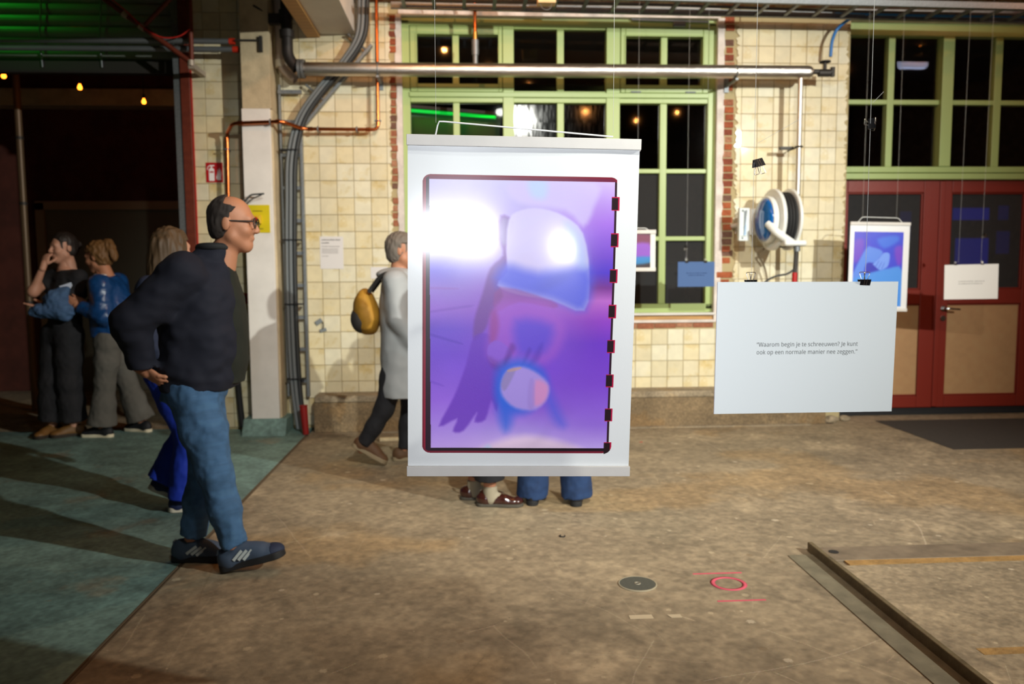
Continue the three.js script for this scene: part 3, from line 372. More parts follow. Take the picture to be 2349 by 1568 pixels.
// hose reel on the pier
{ const t = thing('hose_reel', 'white and blue hose reel with black hose on the tiled pier', 'hose reel', [2.69, 1.835, 0.32]); t.rotation.y = 0.05; // the axis runs along the wall, turned a little out to the hall
  const ring = (r, x0, x1, m, name, ri = 0) => mesh(name, [place(new THREE.LatheGeometry([[ri, x0], [r - 0.012, x0], [r, x0 + 0.006], [r, x1 - 0.006], [r - 0.012, x1], [ri, x1]].map((p) => new THREE.Vector2(...p)), 48), 0, 0, 0, 0, 0, -Math.PI / 2)], m, t);
  ring(0.268, -0.02, 0.018, mWhiteGloss, 'flange'); ring(0.268, 0.13, 0.16, mWhiteGloss, 'flange'); ring(0.16, 0.0, 0.14, mBlackRubber, 'drum');
  for (let k = 0; k < 4; k++) for (let l = 0; l < 3; l++) mesh('hose_turn', [place(new THREE.TorusGeometry(0.175 + l * 0.026, 0.014, 8, 48), 0.034 + k * 0.027, 0, 0, 0, Math.PI / 2)], mBlackRubber, t);
  ring(0.205, -0.075, -0.02, mWhiteGloss, 'collar');
  mesh('dome', [place(new THREE.LatheGeometry(Array.from({ length: 13 }, (_, k) => new THREE.Vector2(0.190 * Math.cos(k * Math.PI / 24), 0.055 * Math.sin(k * Math.PI / 24))), 40), -0.075, 0, 0, 0, 0, Math.PI / 2)], M(0x0a63b4, 0.16, 0, { clearcoat: 1, clearcoatRoughness: 0.05 }), t);
  mesh('side_arm', [bent([[-0.10, -0.04, 0.14], [-0.06, -0.12, 0.22], [0.08, -0.21, 0.22]], 0.06, 0.035, 30, 10), bx(0.0, 0.20, -0.235, -0.185, 0.14, 0.26, 0.02)], mWhiteGloss, t);
  { const q = mesh('wall_plate', [bx(-0.10, 0.16, -0.12, 0.12, -0.305, -0.27, 0.01), bx(0.0, 0.10, -0.05, 0.05, -0.28, -0.02, 0.01)], mWhiteGloss, t); q.rotation.y = -0.05; }
  mesh('nozzle', [rod([0.13, -0.24, 0.20], [0.12, -0.46, 0.20], 0.017, 12)], mDarkSteel, t); mesh('coupling', [rod([0.135, -0.28, 0.20], [0.133, -0.23, 0.20], 0.028, 12)], mGalv, t); mesh('red_grip', [rod([0.12, -0.46, 0.20], [0.118, -0.58, 0.20], 0.022, 12)], mRedPaint, t);
  mesh('supply_hose', [curve([[0.12, -0.43, 0.20], [0.05, -0.47, 0.21], [-0.05, -0.49, 0.21], [-0.13, -0.53, 0.20], [-0.19, -0.62, 0.17], [-0.2, -0.78, 0.12]], 0.0085, 40, 8)], mCableDark, t);
  mesh('feed_hose', [curve([[-0.02, -0.25, -0.12], [-0.04, -0.29, -0.2], [0.02, -0.38, -0.22], [0.07, -0.52, -0.24], [0.09, -0.75, -0.26]], 0.009, 40, 8)], M(0x8a7c66, 0.6), t); }
{ const o = sheet('reel_label', 'white plate with blue upright lettering beside the blue hose reel', 'sign', 0.095, 0.285, 0.03, M(0xffffff, 0.4, 0, { map: canvasTex(190, 570, (x) => { x.fillStyle = '#dfe6e4'; x.fillRect(0, 0, 190, 570); x.save(); x.translate(132, 478); x.rotate(-Math.PI / 2); x.fillStyle = '#3f8fd0'; x.font = 'bold 78px sans-serif'; x.fillText('Nederman', 0, 0, 380); x.restore(); x.fillStyle = '#7b8184'; x.beginPath(); x.arc(60, 48, 22, 0, 7); x.arc(130, 48, 16, 0, 7); x.arc(60, 525, 20, 0, 7); x.fill(); x.fillStyle = '#5a5f60'; x.fillRect(20, 486, 120, 8); }) }), mWhiteGloss, [2.462, 1.80, 0.26], [10, 0, 0]); mesh('standoff', [rod([0.02, 0, -0.25], [0, 0, -0.02], 0.02, 10)], mWhiteGloss, o); }

// ------------------------------------------------------------------ floor pieces
struct('door_mat_recess', [bx(3.77, 6.2, -0.01, 0.004, 0.15, 1.34, 0.002)], M(0x3a3531, 0.95, 0, { map: mottled([240, 236, 232], 0.12, 30, 2), bumpMap: rep(bumpFine, 8), bumpScale: 0.004 }), 'flat black entrance mat in front of the red doors', 'mat');
{ const p = struct('floor_pit_slab', [bx(1.72, 5.0, -0.02, 0.006, 3.66, 7.0)], M(0xffffff, 0.6, 0, { map: rep(concreteTex, 0.31, [0.55, 0.4]), bumpMap: rep(bumpFine, 1.5), bumpScale: 0.003 }), 'patchy concrete slab framed by rusty steel angle', 'floor');
  mesh('border_strip', [bx(1.70, 5.0, -0.02, 0.010, 3.42, 3.60, 0.002)], M(0x8d8272, 0.6, 0.25, { map: mottled([235, 228, 220], 0.18, 8, 1.5) }), p); mesh('rust_seam', [bx(1.80, 5.0, -0.02, 0.0085, 3.60, 3.66)], mOchre, p);
  mesh('angle_flange', [bx(1.565, 1.690, -0.02, 0.004, 3.50, 7.0)], M(0x85806e, 0.6, 0.2, { map: mottled([238, 234, 228], 0.14, 9, 2) }), p); mesh('angle_fin', [bx(1.688, 1.712, -0.02, 0.048, 3.44, 7.0, 0.004)], M(0x6e634c, 0.6, 0.2, { map: mottled([236, 230, 220], 0.22, 10, 3) }), p); mesh('rust_patch', [bx(1.86, 2.6, -0.02, 0.0072, 4.50, 4.55, 0.001)], mOchre, p); mesh('bolt_hole', [place(new THREE.CylinderGeometry(0.024, 0.024, 0.004, 20), 1.80, 0.0105, 3.49)], mBlack, p); }
{ const t = thing('drain_plate', 'round dark steel drain plate with a small hub in the concrete', 'drain plate', [0.754, 0, 3.796]); mesh('rim', [place(new THREE.TorusGeometry(0.083, 0.004, 6, 40), 0, 0.0015, 0, Math.PI / 2)], M(0xa29880, 0.7), t); mesh('plate', [place(new THREE.CylinderGeometry(0.081, 0.081, 0.006, 40), 0, 0.001, 0)], M(0x5d5f5a, 0.55, 0.2, { map: mottled([236, 236, 232], 0.12, 12, 6) }), t); mesh('hub', [place(new THREE.TorusGeometry(0.012, 0.003, 8, 24), 0, 0.004, 0, Math.PI / 2)], M(0xa79f8c, 0.5, 0.4), t); }
const mPink = M(0xcf5568, 0.75);
{ const t = tag(new THREE.Group(), 'pink sprayed ring between two short lines on the concrete', 'paint mark', null, 'thing'); t.name = numbered('floor_paint_mark'); scene.add(t); mesh('ring', [place(new THREE.TorusGeometry(0.070, 0.0115, 4, 36), 1.162, 0.0005, 3.818, Math.PI / 2).scale(1, 0.2, 1)], mPink, t); mesh('line', [bx(1.035, 1.265, 0, 0.0009, 3.690, 3.702).translate(0, 0, 0)], mPink, t); mesh('line', [bx(1.052, 1.262, 0, 0.0009, 3.998, 4.010)], mPink, t); }
tag(mesh('tape_scrap', [ragged(0, 0.11, 0, 0.035, 1, 0.02, 5).rotateX(-Math.PI / 2).scale(1, 0.015, 1).translate(0.648, 0.0012, 4.15)], M(0xc2b295, 0.8)), 'longer torn strip of pale tape stuck to the floor', 'tape'); tag(mesh('tape_scrap', [ragged(0, 0.055, 0, 0.03, -1, 0.022, 6).rotateX(-Math.PI / 2).scale(1, 0.015, 1).translate(0.805, 0.0012, 4.15)], M(0xc2b295, 0.8)), 'shorter torn scrap of pale tape stuck to the floor', 'tape');
tag(mesh('cable_tie_end', [place(new THREE.TorusGeometry(0.014, 0.0035, 6, 20, 4.6), 0.496, 0.0036, 3.129, Math.PI / 2, 0.4)], mBlack), 'small open black ring lying on the concrete', 'ring');

{ const r = rng(9); for (const [x, z, q, l] of [[3.33, 0.19, 0.055, 'larger lump of broken concrete at the end of the plinth'], [3.50, 0.10, 0.040, 'smaller lump of broken concrete before the red door threshold']]) { const g = new THREE.IcosahedronGeometry(q, 1), p = g.attributes.position, seen = {}; for (let i = 0; i < p.count; i++) { const key = [p.getX(i), p.getY(i), p.getZ(i)].map((t) => t.toFixed(4)).join(); const f = (seen[key] ??= 0.75 + 0.4 * r()); p.setXYZ(i, p.getX(i) * f * 1.3, Math.max(-q * 0.5, p.getY(i) * f * 0.8), p.getZ(i) * f); } g.translate(0, q * 0.5, 0); g.computeVertexNormals(); const o = tag(mesh('concrete_lump', [boxUV(clean(g))], mConc), l, 'rubble'); o.position.set(x, 0, z); } }
tag(mesh('timber_offcut', [place(bx(-0.09, 0.09, 0, 0.028, -0.022, 0.022, 0.003), -0.64, 0, 0.62, 0, 0.05)], M(0xffffff, 0.7, 0, { map: mottled([200, 180, 142], 0.14, 8, 4) })), 'short pale timber offcut on the floor before the plinth', 'timber');
tag(mesh('red_chip', [place(bx(-0.012, 0.012, 0, 0.002, -0.008, 0.008), 1.42, 0, 0.86, 0, 0.4)], mRedPaint), 'tiny red chip lying on the concrete floor', 'chip');

// ------------------------------------------------------------------ prints hung on nylon line
// soft shapes blended into a picture: [polygon points, softness, colour, strength] in picture units
function softPicture(w, h, base, shapes, border) {
  shapes = shapes.map(([P, ...q]) => [new THREE.CatmullRomCurve3(P.map((p) => V(p[0], p[1], 0)), true, 'catmullrom', 0.5).getPoints(P.length * 3).map((p) => [p.x, p.y]), ...q]);
  const sd = (px, py, P) => { let d = 1e9, s = 1; for (let i = 0, j = P.length - 1; i < P.length; j = i++) { const ex = P[j][0] - P[i][0], ey = P[j][1] - P[i][1], wx = px - P[i][0], wy = py - P[i][1], t = Math.min(1, Math.max(0, (wx * ex + wy * ey) / (ex * ex + ey * ey + 1e-9))), bx_ = wx - ex * t, by_ = wy - ey * t; d = Math.min(d, bx_ * bx_ + by_ * by_); const c1 = py >= P[i][1], c2 = py < P[j][1], c3 = ex * wy > ey * wx; if ((c1 && c2 && c3) || (!c1 && !c2 && !c3)) s = -s; } return s * Math.sqrt(d); };
  const box = shapes.map(([P, s]) => [Math.min(...P.map((p) => p[0])) - s, Math.max(...P.map((p) => p[0])) + s, Math.min(...P.map((p) => p[1])) - s, Math.max(...P.map((p) => p[1])) + s]);
  const t = tex(w, h, (u, v) => { const x = u * 1000, y = (1 - v) * 1000 * h / w; let c = base(x, y); shapes.forEach(([P, s, col, k], n) => { const b = box[n]; if (x < b[0] || x > b[1] || y < b[2] || y > b[3]) return; const a = (k ?? 1) * (1 - sm(-s, s, sd(x, y, P))); if (a > 0.002) c = c.map((q, i) => lerp(q, col[i], a)); }); if (border) c = border(x, y, c); return c.map((q) => Math.max(0, Math.min(255, q))); }, true);
  t.wrapS = t.wrapT = THREE.ClampToEdgeWrapping; return t;
}
const ramp = (stops, t) => { for (let i = 1; i < stops.length; i++) if (t <= stops[i][0]) { const k = (t - stops[i - 1][0]) / (stops[i][0] - stops[i - 1][0]); return stops[i - 1][1].map((c, j) => lerp(c, stops[i][1][j], k)); } return stops[stops.length - 1][1]; };
// the purple picture: shapes measured on the print in a 632 x 896 grid of the photograph, carried to the sheet's own 1000 x 1485
const Z = (P) => P.map(([a, b]) => { const px = 960 + a / 1.3167, py = 380 + b / 1.3167; return [(px - 933) / (537 - 28 * (py - 308) / 782) * 1000, (py - 308) / 782 * 1485]; });
const bigArt = softPicture(640, 950, (x, y) => { const t = (y / 1485 * 782 + 308 - 380) * 1.3167, n = fbm(x / 1000, y / 1000, 5, 4) - 0.5;
  const a = ramp([[20, [206, 200, 238]], [150, [190, 182, 234]], [300, [120, 108, 220]], [350, [152, 124, 216]], [420, [150, 104, 210]], [480, [112, 80, 206]], [560, [118, 76, 210]], [700, [152, 102, 226]], [800, [178, 142, 236]], [870, [206, 172, 246]]], t), m = ramp([[20, [206, 200, 240]], [200, [170, 150, 230]], [360, [150, 96, 206]], [450, [140, 76, 204]], [600, [118, 66, 208]], [720, [140, 90, 220]], [800, [178, 150, 236]], [870, [220, 190, 244]]], t), b = ramp([[20, [204, 184, 236]], [150, [166, 116, 226]], [250, [122, 82, 206]], [300, [88, 66, 202]], [345, [124, 62, 150]], [385, [190, 110, 206]], [450, [150, 72, 202]], [520, [116, 62, 206]], [650, [132, 76, 216]], [780, [154, 112, 226]], [870, [204, 178, 246]]], t), k = sm(150, 480, x), q = sm(480, 860, x);
  return a.map((c, i) => lerp(lerp(c, m[i], k), b[i], q) * (1 + 0.08 * n)); }, [
  [Z([[60, 100], [150, 100], [240, 180], [255, 250], [200, 300], [90, 280]]), 90, [216, 208, 244], 0.6], [Z([[280, 30], [530, 25], [528, 100], [495, 160], [440, 110], [300, 90]]), 18, [206, 192, 238], 0.8], [Z([[330, 25], [385, 25], [380, 75], [340, 70]]), 22, [168, 214, 245], 0.5],
  [Z([[28, 424], [150, 404], [150, 411], [28, 430]]), 6, [110, 70, 180], 0.35], [Z([[28, 492], [120, 520], [120, 526], [28, 500]]), 6, [86, 54, 180], 0.45], [Z([[30, 350], [110, 352], [110, 357], [30, 357]]), 5, [150, 90, 180], 0.3], [Z([[32, 640], [70, 655], [70, 660], [32, 648]]), 5, [100, 60, 190], 0.3],
  [Z([[245, 130], [282, 150], [264, 228], [266, 268], [240, 332], [252, 376], [216, 430], [200, 475], [165, 515], [165, 450], [190, 368], [214, 290], [252, 250], [240, 200]]), 10, [112, 64, 152], 0.8], [Z([[248, 140], [282, 150], [264, 215], [245, 205]]), 12, [140, 130, 178], 0.6],
  [Z([[165, 500], [216, 500], [208, 560], [250, 592], [242, 680], [232, 736], [216, 704], [198, 764], [166, 772], [172, 742], [132, 800], [100, 802], [112, 762], [58, 786], [104, 690], [140, 590]]), 9, [106, 54, 190], 0.8],
  [Z([[270, 142], [310, 112], [370, 107], [440, 130], [494, 180], [513, 300], [498, 416], [400, 386], [300, 370], [235, 342], [264, 300], [262, 240]]), 7, [206, 196, 236], 0.92], [Z([[258, 278], [360, 300], [513, 286], [499, 414], [400, 385], [234, 341]]), 34, [76, 88, 224], 0.85], [Z([[440, 150], [490, 190], [508, 280], [470, 270]]), 30, [150, 186, 240], 0.5],
  [Z([[244, 347], [400, 388], [406, 410], [300, 394], [228, 424]]), 8, [142, 62, 146], 0.55], [Z([[234, 402], [300, 388], [390, 400], [440, 470], [410, 560], [330, 600], [260, 592], [204, 560], [214, 470]]), 30, [166, 88, 206], 0.6], [Z([[290, 450], [400, 465], [380, 545], [300, 555]]), 36, [82, 66, 212], 0.75],
  [Z([[214, 430], [232, 424], [239, 470], [226, 522], [211, 512]]), 16, [148, 50, 122], 0.5], [Z([[204, 540], [225, 514], [256, 524], [281, 558], [256, 592], [214, 582]]), 6, [136, 88, 212], 0.85], [Z([[208, 566], [240, 580], [272, 562], [262, 594], [228, 606]]), 18, [100, 32, 124], 0.4],
  [Z([[274, 524], [290, 536], [270, 572], [258, 594], [254, 582]]), 12, [78, 22, 122], 0.4], [Z([[328, 538], [337, 545], [320, 580], [308, 592]]), 12, [62, 26, 140], 0.32], [Z([[362, 530], [372, 526], [360, 574], [328, 592]]), 14, [56, 28, 156], 0.32],
  [Z([[240, 640], [270, 700], [280, 760], [258, 800], [236, 740]]), 34, [40, 100, 222], 0.75], [Z([[372, 610], [410, 700], [440, 780], [410, 770], [380, 700]]), 34, [66, 92, 222], 0.6], [Z([[240, 596], [298, 572], [350, 588], [380, 630], [372, 690], [330, 736], [280, 742], [236, 704], [228, 646]]), 34, [36, 100, 222], 0.85], [Z([[262, 610], [300, 594], [346, 608], [388, 645], [387, 690], [352, 731], [290, 727], [250, 690], [245, 650]]), 12, [176, 146, 226], 0.93], [Z([[262, 612], [291, 600], [276, 640], [256, 672], [246, 650]]), 7, [140, 126, 176], 0.7], [Z([[350, 638], [388, 655], [380, 702], [346, 716]]), 14, [222, 140, 190], 0.75], [Z([[331, 640], [346, 640], [346, 722], [326, 722]]), 8, [156, 126, 208], 0.5], [Z([[268, 604], [306, 596], [300, 605], [268, 612]]), 4, [192, 150, 144], 0.7],
  [Z([[188, 872], [222, 840], [320, 814], [440, 838], [482, 872]]), 26, [246, 216, 236], 0.8], [Z([[184, 870], [204, 845], [216, 860], [196, 873]]), 14, [160, 214, 245], 0.5],
], (x, y, c) => { const inX = sm(74, 80, x - (y - 165) * 0.006), L = 72, R = 905, T = 160, B = 1385;
  const qx = Math.abs(x - (L + R) / 2) - ((R - L) / 2 - 26), qy = Math.abs(y - (T + B) / 2) - ((B - T) / 2 - 26), edge = Math.hypot(Math.max(qx, 0), Math.max(qy, 0)) + Math.min(Math.max(qx, qy), 0) - 26; if (edge > 12) return [231, 234, 234];
  const notch = ((y - 236) % 158 + 158) % 158; let dR = x - (R - 6); if (notch < 60 && y > 200 && x > R - 22 && x < R + 14) return x > R + 6 || notch < 4 || notch > 56 ? [190, 24, 70] : [34, 14, 22];
  if (edge > 0) return x > R || edge > 8 ? [231, 234, 234] : [120, 22, 44]; if (x < L + 20 + (y - 165) * 0.008) return x < L + 6 ? [150, 20, 52] : lerp(0, 1, sm(0, 1, 0)) ? c : [40, 14, 34]; if (y < T + 12) return [108, 26, 60]; if (y > B - 14) return [30, 16, 26]; if (x > R - 9) return [44, 18, 34]; return c; });
const Q = (P) => P.map(([a, b]) => [(a - 78) / 520 * 1000, (b - 72) / 788 * 1485]);
const blueArt = softPicture(220, 327, (x, y) => ramp([[0, [62, 44, 190]], [0.3, [46, 50, 200]], [0.55, [44, 56, 196]], [1, [70, 120, 216]]], y / 1485).map((c) => c + 26 * (fbm(x / 1000, y / 1000, 6, 3) - 0.5)), [
  [Q([[118, 240], [205, 228], [190, 385], [118, 430]]), 50, [112, 60, 192], 0.85], [Q([[250, 150], [540, 150], [530, 285], [440, 352], [360, 312], [260, 250]]), 50, [38, 58, 206], 0.8], [Q([[320, 215], [480, 182], [505, 232], [380, 300]]), 40, [52, 112, 222], 0.8], [Q([[470, 300], [540, 280], [540, 425], [500, 442]]), 40, [122, 52, 192], 0.8],
  [Q([[108, 565], [150, 450], [225, 300], [270, 288], [372, 332], [300, 432], [230, 440], [200, 562], [130, 625]]), 22, [86, 132, 226], 0.95], [Q([[238, 436], [302, 440], [352, 500], [238, 524]]), 16, [36, 36, 166], 0.8], [Q([[150, 565], [300, 512], [430, 478], [545, 490], [545, 840], [110, 840], [110, 625]]), 30, [72, 142, 226], 0.95],
  [Q([[380, 340], [432, 350], [424, 450], [392, 482], [350, 497], [300, 457], [290, 440], [342, 388]]), 13, [112, 152, 236], 0.95], [Q([[338, 412], [343, 414], [318, 466], [312, 462]]), 6, [66, 90, 200], 0.6], [Q([[362, 424], [367, 426], [342, 480], [336, 477]]), 6, [66, 90, 200], 0.6], [Q([[386, 430], [391, 432], [370, 486], [364, 484]]), 6, [66, 90, 200], 0.6],
], (x, y, c) => (x < 72 || x > 898 || y < 148 || y > 1420 ? [226, 226, 228] : c));
const darkArt = softPicture(160, 220, () => [46, 34, 40], [[[[80, 120], [900, 120], [900, 560], [80, 500]], 90, [120, 50, 84], 0.9], [[[200, 520], [820, 420], [900, 900], [600, 1060], [220, 980]], 80, [138, 78, 196], 0.95], [[[150, 960], [860, 900], [860, 1120], [200, 1180]], 60, [36, 128, 190], 0.9]], (x, y, c) => (x > 860 || x < 140 ? [222, 226, 218] : c));

function hungPoster(name, label, w, h, bar, art, pos, rot, gloss, wave) {
  const o = thing(name, label, 'poster', pos); o.rotation.order = 'YXZ'; o.rotation.set(rot[1] * DEG, rot[0] * DEG, rot[2] * DEG);
  const ww = w - 0.004, hh = h - 2 * bar * 0.3, nx = 40, ny = 60, g = new THREE.PlaneGeometry(ww, hh, nx, ny), p = g.attributes.position;
  for (let i = 0; i < p.count; i++) { const u = p.getX(i) / ww, v = p.getY(i) / hh, f = 1 - Math.pow(Math.abs(2 * v), 6); p.setZ(i, wave ? wave(u, v) * f : 0); } g.computeVertexNormals();
  const s = mesh('print', g, new THREE.MeshPhysicalMaterial({ map: art, roughness: gloss, specularIntensity: wave ? 0.6 : 1, clearcoat: wave ? 0.28 : 0, clearcoatRoughness: 0.16, bumpMap: rep(bumpFine, 12), bumpScale: 0.00012 }), o);
  const bk = mesh('paper_back', g.clone().translate(0, 0, -0.0006), mWhite, o);
  for (const sgn of [1, -1]) { const y = sgn * (h / 2 - bar / 2); const b = mesh('hanger_bar', [bx(-w / 2, w / 2, y - bar / 2, y + bar / 2, 0.0015, 0.0105, 0.0012)], mWhitePaint, o); mesh('rear_bar', [bx(-w / 2 + 0.002, w / 2 + 0.001, y - bar / 2 - 0.002, y + bar / 2 - 0.002, -0.0105, -0.0015, 0.0012)], mWhitePaint, b); }
  return o;
}
const wv = (u, v) => 0.016 * Math.exp(-Math.pow((u - 0.32) / 0.17, 2)) * Math.exp(-Math.pow((v - 0.14) / 0.30, 2)) - 0.004 * Math.exp(-Math.pow((u + 0.28) / 0.2, 2));
const poster = hungPoster('hanging_poster', 'large purple and blue photo poster between white hanger bars', 0.594, 0.882, 0.027, bigArt, [0.145, 1.298, 5.1535], [-0.42, 2.28, -1.14], 0.42, wv);
mesh('hanging_cord', [bent([[-0.225, 0.441, -0.004], [-0.218, 0.476, -0.004], [0.226, 0.447, -0.004]], 0.006, 0.0021, 40, 8)], mWhite, poster);
tag(mesh('nylon_line', [rod([-0.070, 1.775, 5.16], [-0.062, 4.64, 5.16], 0.0005, 6)]), 'clear nylon line up from the peak of the big poster cord', 'line').material = mNylon;
tag(mesh('nylon_line', [rod([0.382, 1.752, 5.16], [0.392, 4.64, 5.16], 0.0005, 6)]), 'clear nylon line up from the low end of the big poster cord', 'line').material = mNylon;
const poster2 = hungPoster('hanging_poster', 'blue photo poster of a hand on a knee before the red door', 0.515, 0.765, 0.026, blueArt, [3.565, 1.420, 0.50], [-4, -1.5, -1.2], 0.3);
mesh('hanging_cord', [bent([[-0.19, 0.38, -0.004], [-0.155, 0.425, -0.004], [0.155, 0.42, -0.004], [0.19, 0.38, -0.004]], 0.02, 0.003, 40, 8)], mWhite, poster2);
for (const x of [3.415, 3.715]) tag(mesh('nylon_line', [rod([x, 1.838, 0.49], [x + 0.01, 4.64, 0.49], 0.0007, 6)]), 'pair of clear nylon lines up from the blue photo poster', 'line', 'lines of the blue poster').material = mNylon;
const poster3 = hungPoster('hanging_poster', 'small dark photo poster in white bars by the window, half behind the big poster', 0.30, 0.335, 0.030, darkArt, [1.402, 1.562, 0.75], [-3, 0, 0], 0.4);
mesh('hanging_cord', [bent([[-0.09, 0.165, -0.004], [-0.07, 0.182, -0.004], [0.07, 0.182, -0.004], [0.09, 0.165, -0.004]], 0.02, 0.003, 30, 8)], mWhite, poster3);
tag(mesh('nylon_line', [rod([1.40, 1.742, 0.746], [1.41, 4.64, 0.746], 0.0006, 6)]), 'clear nylon line up from the small dark poster', 'line').material = mNylon;
const paperFace = (lines, w, h, bgc, draw) => M(0xffffff, 0.5, 0, { map: canvasTex(w, h, (x) => { x.fillStyle = bgc; x.fillRect(0, 0, w, h); draw(x); }) });
sheet('text_card', 'large white card with a two-line Dutch quote on binder clips', 'card', 0.42, 0.2995, 0.004, paperFace(2, 1680, 1198, '#e9efef', (x) => { x.fillStyle = '#5d6061'; x.textAlign = 'center'; x.font = '52px sans-serif'; x.fillText('“Waarom begin je te schreeuwen? Je kunt', 850, 585, 950); x.fillText('ook op een normale manier nee zeggen.”', 850, 655, 950); }), mWhite, [0.772, 1.2227, 5.458], [1.0, 1.16, -0.28]);
sheet('text_card', 'white card with two faint lines hanging before the red door glass', 'card', 0.42, 0.297, 0.003, paperFace(2, 420, 297, '#e4e2de', (x) => { greek(x, 110, 320, 148, 9, '#8d8b88', 51); greek(x, 110, 300, 168, 9, '#8d8b88', 52); }), mWhite, [4.335, 1.286, 0.60], [-16, 0, 1]);
sheet('text_card', 'translucent blue text sheet hanging before the window frame', 'card', 0.318, 0.212, 0.001, M(0x6f8fc4, 0.12, 0, { transmission: 0.45, thickness: 0, clearcoat: 0.6, map: canvasTex(318, 212, (x) => { x.fillStyle = '#ffffff'; x.fillRect(0, 0, 318, 212); greek(x, 74, 250, 100, 8, '#7d86a0', 55); greek(x, 90, 230, 118, 8, '#7d86a0', 56); }) }), M(0x6f8fc4, 0.2, 0, { transmission: 0.5, thickness: 0 }), [1.966, 1.366, 0.50], [0, 0, 0]);
const line = (label, a, b, r, group) => { tag(mesh('nylon_line', [rod(a, b, r, 6)]), label, 'line', group).material = mNylon; };
line('loose end of nylon line trailing from the quote card line', [0.649, 1.679, 5.46], [0.742, 1.731, 5.46], 0.0004);
line('short knot end of nylon line by the dark door window', [0.908, 1.768, 5.46], [0.932, 1.792, 5.46], 0.0004);
// binder clips
const mClip = M(0x141416, 0.32), mWire = M(0xe6e4dc, 0.2, 1);
function clipShape(o, s) { // jaws point down, handles up; s = width of the jaw
  const prof = new THREE.Shape(); prof.moveTo(-0.012, -0.55); prof.lineTo(-0.28, 0.10); prof.lineTo(0.28, 0.10); prof.lineTo(0.012, -0.55); prof.lineTo(0.05, -0.55); prof.lineTo(0.36, 0.16); prof.lineTo(-0.36, 0.16); prof.lineTo(-0.05, -0.55);
  const g = new THREE.ExtrudeGeometry(prof, { depth: 1, bevelEnabled: false }); g.translate(0, 0, -0.5); g.rotateY(Math.PI / 2); g.scale(s, s, s); mesh('jaw', [clean(g)], mClip, o);
  for (const k of [1, -1]) { const z = k * 0.05 * s, t = (x, y, d) => [x * s, y * s, z + k * d * s]; mesh('wire_handle', [bent([t(-0.10, -0.5, 0), t(-0.13, 0.2, 0.30), t(-0.30, 0.85, 0.42), t(0.30, 0.85, 0.42), t(0.13, 0.2, 0.30), t(0.10, -0.5, 0)], 0.16 * s, 0.035 * s, 48, 6)], mWire, o); }
}
function clip(label, pos, s, rz, ry, group) { const o = thing('binder_clip', label, 'binder clip', pos, ry || 0, group); o.rotation.z = rz || 0; clipShape(o, s); return o; }
for (const [x, y] of [[0.641, 1.374], [0.904, 1.373]]) clip('black binder clip gripping the top edge of the Dutch quote card', [x, y, 5.456], 0.024, 0, 0, 'clips on the quote card');
clip('spare black binder clip on the line above the quote card, over pale tiles', [0.652, 1.632, 5.46], 0.024, Math.PI + 0.25, 0.3); clip('spare black binder clip knotted on the line against the dark door window', [0.909, 1.722, 5.46], 0.024, Math.PI / 2 - 0.2, 0.8);
for (const x of [4.215, 4.415]) clip('black binder clip on the faint text card by the door', [x, 1.436, 0.595 + (x - 4.335) * 0.28], 0.026, 0, -0.28, 'clips on the door card'); clip('spare binder clip on the line above the faint door card', [4.425, 1.680, 0.62], 0.03, 2.4, 0.4);
for (const x of [1.882, 2.045]) clip('black binder clip on the translucent blue sheet', [x, 1.476, 0.50], 0.026, 0, 0, 'clips on the blue sheet'); clip('spare binder clip on the line above the translucent blue sheet', [1.876, 1.595, 0.50], 0.028, 2.8, 0.5);
for (const [x, y, x2] of [[0.641, 1.39, 0.650], [0.904, 1.39, 0.905]]) line('thin nylon line holding up the Dutch quote card', [x, y, 5.46], [x2, 4.64, 5.46], 0.0005, 'lines of the quote card');
for (const x of [4.215, 4.415]) line('thin nylon line holding up the faint door card', [x, 1.45, 0.60], [x + 0.02, 4.64, 0.60], 0.0007, 'lines of the door card');
for (const x of [1.882, 2.045]) line('thin nylon line holding up the translucent blue sheet', [x, 1.49, 0.50], [x, 4.64, 0.50], 0.0007, 'lines of the blue sheet');

// ------------------------------------------------------------------ lamps
function flood(F, name, label, r) { const o = thing(name, label, 'lamp', F.at); o.lookAt(...F.to); // local +z looks along the beam
  mesh('housing', [place(new THREE.CylinderGeometry(r + 0.02, r * 0.8, 0.2, 24), 0, 0, -0.125, Math.PI / 2)], mBlack, o); mesh('lamp_lens', [place(new THREE.CircleGeometry(r, 28), 0, 0, -0.018)], new THREE.MeshStandardMaterial({ color: 0xffffff, emissive: F.color, emissiveIntensity: 30 }), o); return o; }
for (const [F, l] of [[FLOOD_A, 'black ceiling floodlight aimed at the window wall'], [FLOOD_C, 'black ceiling floodlight turned down onto the poster'], [FLOOD_B, 'second black ceiling floodlight near the side wall']]) { flood(F, 'ceiling_floodlight', l, 0.072); const [x, y, z] = F.at; tag(mesh('ceiling_lamp_rod', [rod([x, y + 0.06, z + 0.12], [x, CEIL, z + 0.12], 0.01, 8)], mBlack), l + ' rod', 'rod'); }
{ const o = flood(FLASH, 'camera_flash', 'photographer flash head on a slim stand by the camera', 0.028); const [x, y, z] = FLASH.at; tag(mesh('flash_stand', [rod([x, 0, z + 0.12], [x, y, z + 0.12], 0.01, 8)], mBlack), 'slim black stand under the flash head', 'stand'); }
const bulbGlow = new THREE.MeshStandardMaterial({ color: 0xffb45c, emissive: 0xff7a1c, emissiveIntensity: 9 });
const bulbGeo = new THREE.LatheGeometry([[0, -0.052], [0.018, -0.049], [0.028, -0.035], [0.029, -0.02], [0.022, 0.0], [0.014, 0.018], [0.013, 0.03]].map((p) => new THREE.Vector2(p[0] * 0.72, p[1] * 0.72)), 18);
